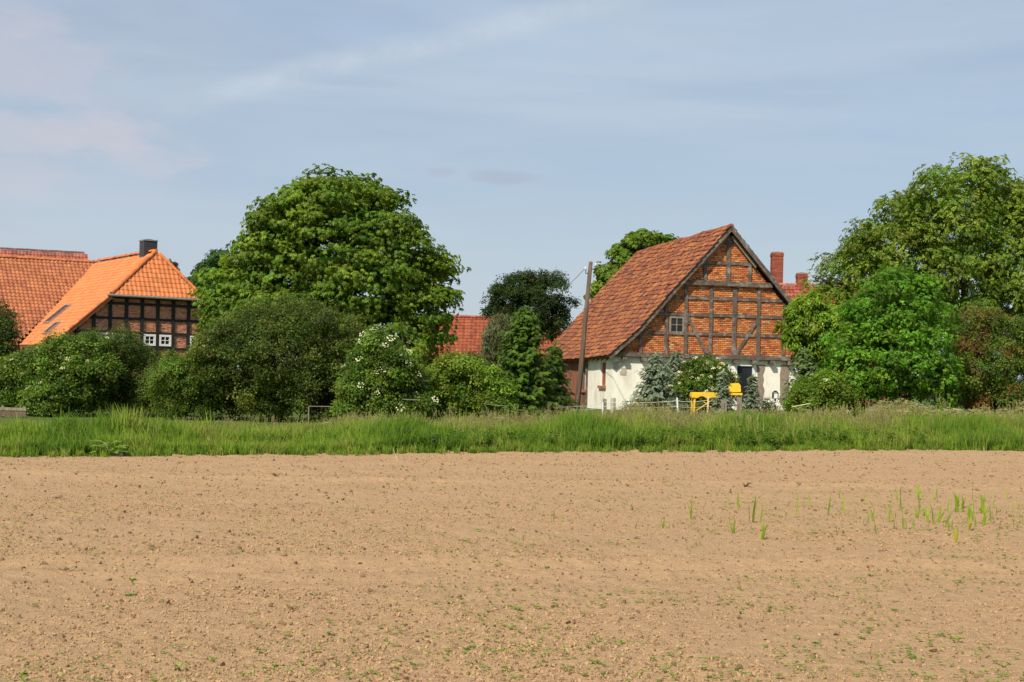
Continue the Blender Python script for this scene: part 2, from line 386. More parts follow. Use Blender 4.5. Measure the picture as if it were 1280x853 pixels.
# ================================================================== buildings: shared pieces
def pantile(name, mat, tw, tl, tint, h=0.035, lap=0.14, lift=0.03, n=6):
    """one S-shaped clay tile: x across, y up the slope, z off the roof"""
    xs = [i / n for i in range(n + 1)]; V = []; Fq = []
    prof = [h * (0.5 + 0.5 * math.cos(2 * math.pi * (q - 0.3))) for q in xs]
    for q, z in zip(xs, prof): V.append((q * tw * 1.04, 0, z + lift))
    for q, z in zip(xs, prof): V.append((q * tw * 1.04, tl * (1 + lap), z + 0.004))
    for q, z in zip(xs, prof): V.append((q * tw * 1.04, 0.004, z + lift - 0.03))
    for q, z in zip(xs, prof): V.append((q * tw * 1.04, 0, z + lift))
    k = n + 1
    for i in range(n):
        Fq.append((i, i + 1, k + i + 1, k + i)); Fq.append((2 * k + i, 2 * k + i + 1, 3 * k + i + 1, 3 * k + i))
    return np.array(V, np.float32), np.array(Fq, np.int32)

def lay_tiles(roof, world, places, tw, tl, mat, palette, keep, seed, jitter=0.0, h=0.035, lift=0.03, n=6):
    """places: list of (origin, e, s, n) in the roof's own space, one per tile. The `keep` nearest are single objects, the rest one mesh."""
    r = random.Random(seed); np_r = np.random.default_rng(seed)
    V, Fq = pantile('tile', mat, tw, tl, None, h=h, lift=lift, n=n)
    def keyf(p):
        w = world @ p[0]; k = abs(w.x / max(w.y, 1)) > 0.372
        return (k, (w - cam.location).length)
    places = sorted(places, key=keyf); single = places[:keep]; rest = places[keep:]
    shades = []
    for i in range(12):
        c = r.choices(palette, weights=[p[3] for p in palette])[0]; g = r.uniform(0.85, 1.15)
        shades.append(np.array(c[:3]) * g)
    meshes = [np_mesh('tile', V, Fq, mat, np.tile(s, (len(Fq), 1)), True) for s in shades]
    def mat4(o, e, s, n):
        a = r.gauss(0, jitter); e2 = (e + s * a).normalized(); s2 = (s - e * a).normalized()
        d = n * abs(r.gauss(0, jitter * 0.25))
        return Matrix(((e2.x, s2.x, n.x, o.x + d.x), (e2.y, s2.y, n.y, o.y + d.y), (e2.z, s2.z, n.z, o.z + d.z), (0, 0, 0, 1)))
    for p in single:
        o = bpy.data.objects.new('tile', r.choice(meshes)); COL.objects.link(o); o.parent = roof; o.matrix_basis = mat4(*p)
    if rest:
        A = np.array([np.array(mat4(*p)) for p in rest])
        VV = np.einsum('nij,kj->nki', A[:, :3, :3], V) + A[:, None, :3, 3]
        FF = Fq[None] + (np.arange(len(rest)) * len(V))[:, None, None]
        T = np.array([shades[r.randrange(12)] for _ in rest]); T = np.repeat(T[:, None], len(Fq), 1)
        o = link('tile', np_mesh('tile', VV.reshape(-1, 3), FF.reshape(-1, 4), mat, T.reshape(-1, 3), True), roof)
        tag(o, kind='stuff')

def plane_places(o, e, s, n, poly, tw, tl, seed=1, wob=0.0):
    """tile places over polygon poly (coordinates along e and s)"""
    P2 = poly; out = []
    x0, x1 = min(p[0] for p in P2), max(p[0] for p in P2); y0, y1 = min(p[1] for p in P2), max(p[1] for p in P2)
    def span(y):
        xs = []
        for (ax, ay), (bx, by) in zip(P2, P2[1:] + P2[:1]):
            if (ay - y) * (by - y) < 0: xs.append(ax + (bx - ax) * (y - ay) / (by - ay))
        return (min(xs), max(xs)) if len(xs) >= 2 else None
    rr = random.Random(seed)
    for j in range(int((y1 - y0) / tl + 0.3)):
        y = y0 + j * tl; sp = span(y + tl * 0.4)
        if not sp: continue
        k0 = int(math.floor((sp[0] - x0) / tw)); k1 = int(math.ceil((sp[1] - x0) / tw))
        for k in range(k0, k1):
            xc = x0 + k * tw
            if xc < sp[0] - tw * 0.55 or xc + tw > sp[1] + tw * 0.55: continue
            q = o + e * xc + s * y + n * (wob * math.sin(xc * 0.9 + y * 0.6) + rr.gauss(0, wob * 0.12))
            out.append((q, e, s, n))
    return out

def cap_row(parent, a, b, up, rad, mat, tint, step=0.36, name='ridge_tile', seed=3):
    """half-round tiles along a ridge or hip from a to b"""
    a, b, up = Vector(a), Vector(b), Vector(up); d = (b - a); Ln = d.length; d.normalize()
    side = d.cross(up).normalized(); up = side.cross(d).normalized()
    rr = random.Random(seed); ms = []
    for g in (0.8, 1.0, 1.15):
        mb = MB()
        n = 7
        rings = []
        for (y, R) in ((0, rad * 1.08), (step * 1.06, rad)):
            rings.append([(R * math.cos(math.pi * k / (n - 1)) * 1.0, y, R * math.sin(math.pi * k / (n - 1))) for k in range(n)])
        for k in range(n - 1):
            mb.face([rings[0][k + 1], rings[0][k], rings[1][k], rings[1][k + 1]], tuple(c * g for c in tint))
        mb.face(rings[0], tuple(c * g for c in tint))
        ms.append(mb.mesh(name, mat, False))
    for i in range(int(Ln / step)):
        o = a + d * (i * step) + up * rr.uniform(-0.008, 0.012)
        link(name, rr.choice(ms), parent, Matrix(((side.x, d.x, up.x, o.x), (side.y, d.y, up.y, o.y), (side.z, d.z, up.z, o.z), (0, 0, 0, 1))))

def clip(poly, a, b, c):
    """keep a*x + b*z <= c"""
    out = []
    for p, q in zip(poly, poly[1:] + poly[:1]):
        fp, fq = a * p[0] + b * p[1] - c, a * q[0] + b * q[1] - c
        if fp <= 0: out.append(p)
        if fp * fq < 0:
            t = fp / (fp - fq); out.append((p[0] + (q[0] - p[0]) * t, p[1] + (q[1] - p[1]) * t))
    return out

BRICK_OLD = [(0.560, 0.189, 0.061, 5), (0.628, 0.246, 0.083, 4), (0.492, 0.142, 0.050, 3), (0.306, 0.095, 0.055, 1.2), (0.611, 0.340, 0.176, 0.8)]
BRICK_DARK = [(0.560, 0.230, 0.134, 4), (0.650, 0.280, 0.157, 3), (0.426, 0.174, 0.112, 2), (0.717, 0.347, 0.202, 1)]
def brick_panel(parent, poly, y, palette, mortar, seed, bl=0.21, bh=0.088, wob=0.02):
    """one infill panel of the frame: a bed of mortar (the part) with its courses of bricks (sub-part)"""
    if len(poly) < 3: return
    A = 0.5 * abs(sum(p[0] * q[1] - q[0] * p[1] for p, q in zip(poly, poly[1:] + poly[:1])))
    if A < 0.03: return
    pan = MB().prism(poly, y + 0.012, y + 0.11).build('infill_panel', mortar, parent)
    r = random.Random(seed); mb = MB()
    zs = [p[1] for p in poly]; z = min(zs) + 0.006; j = 0
    def span(zz):
        xs = []
        for p, q in zip(poly, poly[1:] + poly[:1]):
            if (p[1] - zz) * (q[1] - zz) < 0: xs.append(p[0] + (q[0] - p[0]) * (zz - p[1]) / (q[1] - p[1]))
        return (min(xs), max(xs)) if len(xs) >= 2 else None
    ph = r.random() * bl
    while z + bh * 0.5 < max(zs):
        s0, s1 = span(z + 0.01), span(min(z + bh - 0.014, max(zs) - 0.004))
        if s0 and s1:
            a, b = max(s0[0], s1[0]), min(s0[1], s1[1])
            x = a - ((ph + (j % 2) * bl / 2) % bl) + 0.0
            while x < b - 0.02:
                x0, x1 = max(x, a) + 0.008, min(x + bl - 0.014, b)
                if x1 - x0 > 0.03:
                    c = r.choices(palette, weights=[q[3] for q in palette])[0]; g = r.uniform(0.82, 1.15)
                    o = r.uniform(-wob, wob * 0.5); zt = r.uniform(-0.003, 0.003)
                    mb.box(x0, x1, y + o, y + 0.03, z + zt, min(z + bh - 0.022 + zt, max(zs) - 0.003), (c[0] * g, c[1] * g, c[2] * g))
                x += bl
        z += bh; j += 1
    if mb.f: tag(mb.build('brick', M['brick'], pan), kind='stuff')

def wall_with_openings(mb, x0, x1, y0, y1, z0, z1, holes):
    xs = sorted({x0, x1, *[h[0] for h in holes], *[h[1] for h in holes]}); zs = sorted({z0, z1, *[h[2] for h in holes], *[h[3] for h in holes]})
    for a, b in zip(xs, xs[1:]):
        run = None
        for c, d in zip(zs, zs[1:]):
            hole = any(h[0] - 1e-6 <= a and b <= h[1] + 1e-6 and h[2] - 1e-6 <= c and d <= h[3] + 1e-6 for h in holes)
            if hole:
                if run: mb.box(a, b, y0, y1, *run); run = None
            else: run = (run[0], d) if run else (c, d)
        if run: mb.box(a, b, y0, y1, *run)
    return mb

def window(parent, u0, u1, z0, z1, y, mat_frame, bars=(1, 1), fw=0.07, depth=0.06, glass='glass'):
    """frame ring, glazing bars and panes; the frame is the part, panes and bars its children"""
    mb = MB()
    mb.box(u0, u1, y, y + depth, z0, z0 + fw).box(u0, u1, y, y + depth, z1 - fw, z1)
    mb.box(u0, u0 + fw, y + 0.002, y + depth - 0.002, z0 + fw, z1 - fw).box(u1 - fw, u1, y + 0.002, y + depth - 0.002, z0 + fw, z1 - fw)
    fr = mb.build('window', mat_frame, parent)
    nx, nz = bars[0] + 1, bars[1] + 1; bw = 0.035
    iu0, iu1, iz0, iz1 = u0 + fw, u1 - fw, z0 + fw, z1 - fw
    if bars[0] or bars[1]:
        b = MB()
        for i in range(1, nx): c = iu0 + (iu1 - iu0) * i / nx; b.box(c - bw / 2, c + bw / 2, y + 0.008, y + depth - 0.012, iz0, iz1)
        for i in range(1, nz): c = iz0 + (iz1 - iz0) * i / nz; b.box(iu0, iu1, y + 0.012, y + depth - 0.014, c - bw / 2, c + bw / 2)
        b.build('glazing_bar', mat_frame, fr)
    for i in range(nx):
        for j in range(nz):
            a, b_ = iu0 + (iu1 - iu0) * i / nx + 0.004, iu0 + (iu1 - iu0) * (i + 1) / nx - 0.004
            c, d = iz0 + (iz1 - iz0) * j / nz + 0.004, iz0 + (iz1 - iz0) * (j + 1) / nz - 0.004
            MB().box(a, b_, y + depth - 0.03, y + depth - 0.018, c, d).build('pane', M[glass], fr)
    return fr

# ================================================================== the old barn
def make_barn():
    a = math.radians(11.7); D0 = 66.0
    k, _ = ray(911, 470); O = Vector((k * D0, D0, 0)); ud = (math.cos(a), math.sin(a)); vd = (-math.sin(a), math.cos(a))
    root = empty('barn', O, a)
    tag(root, 'old half-timbered brick barn with sagging red tiled roof and white plastered base', 'barn')
    g = Upright((O.x, O.y), ud)
    W4 = Matrix.Translation(O) @ Matrix.Rotation(a, 4, 'Z')
    # the line of the roof over the left half of the gable (apex to eave), mirrored on the right
    pr = [g(*p) for p in ((911, 284.5), (840, 362), (816, 390), (796, 412.5), (779, 428), (759, 445.5))]
    uc = pr[0][0]; prof = [(p[0] - uc, p[1]) for p in pr]
    LEN = 14.6; OV = 0.34
    zs = g(880, 443)[1]                                      # top of the sill beam
    uL = g(767, 444)[0]; uR = 2 * uc - uL
    apex = pr[0][1]; slope = (apex - pr[2][1]) / (uc - pr[2][0])
    off = 0.16                                               # the wall stays under the rafters
    def under(poly):
        n = math.hypot(slope, 1)
        poly = clip(poly, -slope, 1, apex - slope * uc - off * n)
        return clip(poly, slope, 1, apex + slope * uc - off * n)
    def at(z, side):                                         # where the underside of the roof is at height z
        return uc + side * (apex - off * math.hypot(slope, 1) - z) / slope
    # --- timber frame
    rails = {'r1': g(911, 329.8)[1], 'r2': g(911, 355.2)[1], 'r3': g(911, 374.2)[1], 'r4': g(911, 395.3)[1], 'r5': g(911, 418.8)[1]}
    zb = g(911, 304)[1]
    hw = 0.2
    def rail(z, h, u0, u1, y=0.0, d=0.2, ro=0.02): MB().beam((u0, z), (u1, z), h, d, y + 0.06, rough=ro).build('rail', M['timber'], root)
    for kx, h in (('r1', 0.17), ('r3', 0.17), ('r4', 0.16), ('r5', 0.16)):
        z = rails[kx]; rail(z, h * 0.8, at(z, -1), at(z, 1), 0.0)
    rail(rails['r2'], 0.22, at(rails['r2'], -1) - 0.05, at(rails['r2'], 1) + 0.05, -0.07, 0.3)
    rail(zb, 0.16, at(zb, -1), at(zb, 1), 0.0)
    # sill: a heavy beam with short joist ends under it
    MB().beam((uL - 0.15, zs - 0.1), (uR + 0.15, zs - 0.1), 0.2, 0.34, -0.02, rough=0.02).build('sill_beam', M['timber'], root)
    for i in range(12):
        u = uL + 0.5 + i * (uR - uL - 1.0) / 11
        MB().box(u - 0.11, u + 0.11, -0.25, 0.2, zs - 0.40, zs - 0.225).build('joist_end', M['timber'], root)
    z2, z3, z4, z5, z6 = rails['r2'], rails['r3'], rails['r4'], rails['r5'], zs
    U = {n: g(px, py)[0] for n, px, py in (('c', 910.5, 330), ('a1', 881.5, 340), ('a2', 937, 340), ('p2', 857.5, 400), ('p3', 888.3, 400), ('p4', 917.8, 400),
                                          ('p5', 948.2, 400), ('p6', 979.6, 410), ('p7', 833, 410), ('p8', 801, 430))}
    U['p9'] = U['p6'] + 1.16; U['p10'] = U['p9'] + 1.2; U['p11'] = 2 * uc - U['p8'] + 0.2
    def roofz(u): return apex - slope * abs(u - uc) - off * math.hypot(slope, 1)
    def post(u, z0, z1, w=0.19):
        w *= 0.8
        z1 = min(z1, roofz(u) - 0.02)
        if z1 - z0 > 0.15: MB().beam((u, z0), (u + random.uniform(-0.02, 0.02), z1), w, 0.2, 0.045, rough=0.02).build('post', M['timber'], root)
    post(U['c'], z2 + 0.13, zb, 0.23)
    for n in ('a1', 'a2'): post(U[n], z2 + 0.13, rails['r1'] - 0.08, 0.18)
    for n in ('p2', 'p3', 'p4', 'p5', 'p6', 'p7', 'p9', 'p10'): post(U[n], z6, z2 - 0.13, 0.19 if n not in ('p4',) else 0.24)
    for n in ('p8', 'p11'): post(U[n], z6, z5, 0.18)
    for (p, q) in (((859.5, 397), (883, 442.5)), ((949.5, 396), (919.5, 443))):
        MB().beam(g(*p), g(*q), 0.14, 0.16, 0.035, rough=0.02).build('brace', M['timber'], root)
    # --- brick infill, one panel per field of the frame
    wu0, wz0 = g(836.5, 416.5); wu1, wz1 = g(855.5, 396)
    rows = [(rails['r1'], zb, [None, 'c', None]), (z2, rails['r1'], [None, 'a1', 'c', 'a2', None]),
            (z3, z2, [None, 'p2', 'p3', 'p4', 'p5', 'p6', None]), (z4, z3, [None, 'p7', 'p2', 'p3', 'p4', 'p5', 'p6', 'p9', None]),
            (z5, z4, [None, 'p7', 'p2', 'p3', 'p4', 'p5', 'p6', 'p9', 'p10', None]), (z6, z5, [None, 'p8', 'p7', 'p2', 'p3', 'p4', 'p5', 'p6', 'p9', 'p10', 'p11', None])]
    sd = 0
    for z0, z1, cols in rows:
        for l, r in zip(cols, cols[1:]):
            sd += 1
            if (l, r) == ('p7', 'p2') and z0 == z5: continue
            x0 = U[l] if l else uc - 9; x1 = U[r] if r else uc + 9
            brick_panel(root, under([(x0, z0), (x1, z0), (x1, z1), (x0, z1)]), 0.02, BRICK_OLD, M['mortar'], sd)
    # boarded tip of the gable
    tip = under([(uc - 3, zb), (uc + 3, zb), (uc + 3, apex), (uc - 3, apex)])
    n = 7; lo, hi = min(p[0] for p in tip), max(p[0] for p in tip)
    for i in range(n):
        c0, c1 = lo + (hi - lo) * i / n + 0.006, lo + (hi - lo) * (i + 1) / n - 0.006
        pl = clip(clip(tip, 1, 0, c1), -1, 0, -c0)
        if len(pl) > 2: MB().prism(pl, 0.0 + 0.008 * (i % 2), 0.05).build('plank', M['timber'], root)
    # attic window
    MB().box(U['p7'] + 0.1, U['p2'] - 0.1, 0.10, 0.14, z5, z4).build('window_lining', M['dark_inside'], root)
    wf = window(root, wu0, wu1, wz0, wz1, -0.02, M['post'], (1, 1), 0.085, 0.08)
    # strips of brick either side of the window
    brick_panel(root, [(U['p7'] + 0.09, z5 + 0.08), (wu0, z5 + 0.08), (wu0, z4 - 0.08), (U['p7'] + 0.09, z4 - 0.08)], 0.02, BRICK_OLD, M['mortar'], 91)
    # --- ground floor
    zt = zs - 0.22
    d0, dz1 = g(921.5, 457.5); d1, _ = g(941, 457.5); w0, wz = g(895, 455.5); w1, _ = g(910, 455.5)
    dz0, wlow = 0.75, 0.85
    mb = wall_with_openings(MB(), uL, uR, 0.03, 0.38, -0.3, zt, [(d0 - 0.1, d1 + 0.1, dz0, dz1 + 0.1), (w0 - 0.1, w1 + 0.1, wlow, wz + 0.1)])
    mb.build('ground_floor_wall', M['plaster'], root)
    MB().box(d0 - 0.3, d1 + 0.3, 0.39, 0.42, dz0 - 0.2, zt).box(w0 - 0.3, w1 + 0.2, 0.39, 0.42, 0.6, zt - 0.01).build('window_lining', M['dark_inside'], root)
    window(root, d0 - 0.12, d1 + 0.12, dz0, dz1 + 0.12, -0.01, M['white_paint'], (0, 0), 0.12, 0.1)
    window(root, w0 - 0.12, w1 + 0.12, wlow, wz + 0.12, -0.01, M['white_paint'], (0, 0), 0.11, 0.1)
    MB().box(w0 - 0.25, d1 + 0.3, -0.03, 0.028, wz + 0.17, wz + 0.3).build('lintel', M['plaster'], root)
    def patch(px0, px1, py0, py1, mat, name, seed):
        rr = random.Random(seed); u0, zz1 = g(px0, py0); u1, zz0 = g(px1, py1); L_, R_ = [], []
        for i in range(9):
            z = zz0 + (zz1 - zz0) * i / 8; L_.append((u0 + rr.uniform(-0.06, 0.06), z)); R_.append((u1 + rr.uniform(-0.06, 0.06), z))
        m = MB()
        for i in range(8): m.prism([L_[i], R_[i], R_[i + 1], L_[i + 1]], 0.012, 0.028)
        m.build(name, mat, root)
    patch(946.5, 954.5, 456, 506, M['bare_stone'], 'bare_stone_strip', 1)
    patch(975.5, 986, 456, 506, M['bare_stone'], 'bare_stone_strip', 2)
    patch(776, 783, 460, 469, M['grey_render'], 'plaster_patch', 3)
    patch(766.5, 774, 452, 462, M['grey_render'], 'plaster_patch', 4)
    patch(957, 962, 498, 510, M['bare_stone'], 'bare_stone_strip', 5)
    # --- long side wall, facing left
    c = Vector((O.x + ud[0] * uL, O.y + ud[1] * uL)); s = Upright((c.x, c.y), vd)
    side = empty('side_wall', (uL, 0.0, 0), math.radians(90)); side.parent = root     # its x runs back along the barn, its y points out (left)
    def sv(px, py): return s(px, py)
    vW = sv(735, 470)[0]; zE = 2.75
    s1a, sz1 = sv(757.5, 453); s1b, sz0 = sv(750, 482); s2a, tz1 = sv(732.5, 459); s2b, tz0 = sv(728, 487)
    wall_with_openings(MB(), 0.39, vW, -0.30, 0.0, -0.3, zE, [(s1a, s1b, sz0, sz1)]).build('plastered_wall', M['plaster'], side)
    MB().box(s1a + 0.01, s1b - 0.01, -0.14, -0.10, sz0, sz1).build('shutter', M['boards'], side)
    MB().box(s1a - 0.12, s1b + 0.12, -0.1, 0.09, sz0 - 0.14, sz0 - 0.002).build('brick_sill', M['red_brick_trim'], side)
    wall_with_openings(MB(), vW + 0.002, LEN - 0.2, -0.32, -0.02, -0.3, zE, [(s2a, s2b, tz0, tz1)]).build('backing_wall', M['mortar'], side)
    MB().box(s2a, s2b, -0.16, -0.12, tz0, tz1).build('white_panel', M['white_paint'], side)
    MB().box(s2a - 0.12, s2b + 0.12, -0.1, 0.07, tz0 - 0.14, tz0 - 0.002).build('brick_sill', M['red_brick_trim'], side)
    # brickwork and boards of the rear half
    x = vW + 0.02; i = 0
    while x < LEN - 0.5:
        w = 0.17
        holes = (x + w > s2a - 0.02 and x < s2b + 0.02)
        if not holes:
            MB().box(x, x + w, -0.018, 0.012 + 0.01 * (i % 2), 0.15, zE - 0.05).build('plank', M['boards'] if i % 7 != 3 else M['timber'], side)
        x += w + 0.015; i += 1
    for v in (vW + 0.02, s2b + 0.25, s2b + 2.1, s2b + 4.0):
        MB().box(v, v + 0.17, -0.016, 0.06, -0.1, zE).build('post', M['timber'], side)
    MB().box(0.2, LEN - 0.2, -0.2, -0.002, zE, zE + 0.18).build('wall_plate', M['timber'], side)
    # plain back and right walls
    MB().box(uR - 0.3, uR, 0.38, LEN - 0.2, -0.3, zE).box(uL + 0.3, uR - 0.3, LEN - 0.5, LEN - 0.2, -0.3, zE).build('rear_wall', M['plaster'], root)
    bp = under([(uL + 0.02, zE + 0.002), (uR - 0.02, zE + 0.002), (uR - 0.02, apex), (uL + 0.02, apex)])
    MB().prism(bp, LEN - 0.45, LEN - 0.25).build('rear_gable', M['mortar'], root)
    # --- roof
    thick = 0.06
    roof = MB()
    pts = [(uc + q[0], q[1]) for q in prof]; pts_r = [(uc - q[0], q[1]) for q in prof]
    def sag(v, t): return -0.10 * math.sin(math.pi * min(max(v / LEN, 0), 1)) * (1 - t) - 0.05 * math.sin(v * 0.75 + 1.1) * math.sin(math.pi * t) + 0.035 * math.sin(v * 1.9 + t * 7) * t
    def slab(line):
        seg = [math.hypot(q[0] - p[0], q[1] - p[1]) for p, q in zip(line, line[1:])]; tot = sum(seg); t = 0
        for p, q, L_ in zip(line, line[1:], seg):
            ta, tb_ = 1 - t / tot, 1 - (t + L_) / tot; t += L_
            for i in range(15):
                ya, yb = -OV + (LEN + OV) * i / 15, -OV + (LEN + OV) * (i + 1) / 15
                z = [p[1] + sag(ya, ta), q[1] + sag(ya, tb_), q[1] + sag(yb, tb_), p[1] + sag(yb, ta)]
                c = [(p[0], ya), (q[0], ya), (q[0], yb), (p[0], yb)]
                roof.hexa([(x, y, zz - thick) for (x, y), zz in zip(c, z)] + [(x, y, zz) for (x, y), zz in zip(c, z)])
    slab(pts); slab(pts_r)
    ro = roof.build('roof', M['batten'], root)
    tw, tl = 0.215, 0.295
    rr = random.Random(5)
    for sgn in (-1, 1):
        line = pts if sgn < 0 else pts_r
        seg = [math.hypot(q[0] - p[0], q[1] - p[1]) for p, q in zip(line, line[1:])]; tot = sum(seg)
        def onl(t):
            t = min(max(t, 0), tot)
            for (p, q), L_ in zip(zip(line, line[1:]), seg):
                if t <= L_ + 1e-9: return (p[0] + (q[0] - p[0]) * t / L_, p[1] + (q[1] - p[1]) * t / L_)
                t -= L_
            return line[-1]
        places = []
        rows_n = int((tot + 0.02) / 0.295); tl = (tot + 0.02) / rows_n
        for j in range(rows_n + 1):
            t = tot + 0.05 - j * tl                                 # lower edge of the row, from the eave up
            lo_ = onl(t); hi_ = onl(t - tl); 
            if t > tot: ex = (line[-1][0] - line[-2][0], line[-1][1] - line[-2][1]); e_ = math.hypot(*ex); lo_ = (line[-1][0] + ex[0] / e_ * (t - tot), line[-1][1] + ex[1] / e_ * (t - tot))
            if j >= rows_n: break
            s_ = Vector((hi_[0] - lo_[0], 0, hi_[1] - lo_[1])).normalized()
            e_ = Vector((0, -1, 0)) if sgn < 0 else Vector((0, 1, 0)); n_ = e_.cross(s_)
            if n_.z < 0: n_ = -n_
            ncol = int((LEN + OV) / tw)
            for i in range(ncol + 1):
                v = (LEN - i * tw) if sgn < 0 else (-OV + i * tw)
                if rr.random() < 0.002: continue
                vv = v + rr.gauss(0, 0.008)
                o_ = Vector((lo_[0], vv, lo_[1])) + n_ * 0.03 + Vector((0, 0, sag(vv, 1 - t / tot)))
                places.append((o_, e_, s_, n_))
        pal = [(0.306, 0.110, 0.042, 5), (0.239, 0.080, 0.035, 4), (0.360, 0.148, 0.055, 2.6), (0.173, 0.061, 0.033, 2.8), (0.113, 0.044, 0.032, 1.2), (0.413, 0.237, 0.101, 0.25)]
        lay_tiles(ro, W4, places, tw, tl, M['tile'], pal, 300 if sgn < 0 else 0, 21 + sgn, jitter=0.045, h=0.055, lift=0.05, n=6 if sgn < 0 else 3)
    ridge0 = Vector((uc, -OV, apex + 0.06))
    for v0 in range(0, 8):
        va, vb = -OV + v0 * (LEN + OV) / 8, -OV + (v0 + 1) * (LEN + OV) / 8
        cap_row(ro, (uc, va, apex + 0.0 + sag(va, 1)), (uc, vb, apex + 0.0 + sag(vb, 1)), (0, 0, 1), 0.13, M['tile'], (0.30, 0.10, 0.05), seed=v0)
    # verge boards following the bent line of the roof
    for line in (pts, pts_r):
        for p, q in zip(line, line[1:]):
            MB().beam((p[0], p[1] - 0.07), (q[0], q[1] - 0.07), 0.2, 0.05, -OV - 0.028, rough=0.01).build('verge_board', M['timber'], root)
    for sgn in (-1, 1):     # a pale rafter pair showing under the tip
        MB().beam((uc + sgn * 0.12, apex - 0.42), (uc + sgn * 1.35, apex - 0.42 - slope * 1.23), 0.13, 0.1, -0.1, rough=0.01).build('rafter', M['post'], root)
    # rafter feet under the left eave
    ex, ez = pts[-1]
    for i in range(18):
        v = 0.4 + i * 0.8
        MB().hexa([(ex + 0.08, v, ez - 0.2), (ex + 1.0, v, ez + 0.55), (ex + 1.0, v + 0.11, ez + 0.55), (ex + 0.08, v + 0.11, ez - 0.2),
                   (ex + 0.08, v, ez - 0.07), (ex + 1.0, v, ez + 0.68), (ex + 1.0, v + 0.11, ez + 0.68), (ex + 0.08, v + 0.11, ez - 0.07)]).build('rafter', M['timber'], root)
    return root, g, uL, W4
BARN, BG, BARN_UL, BARN_W = make_barn()

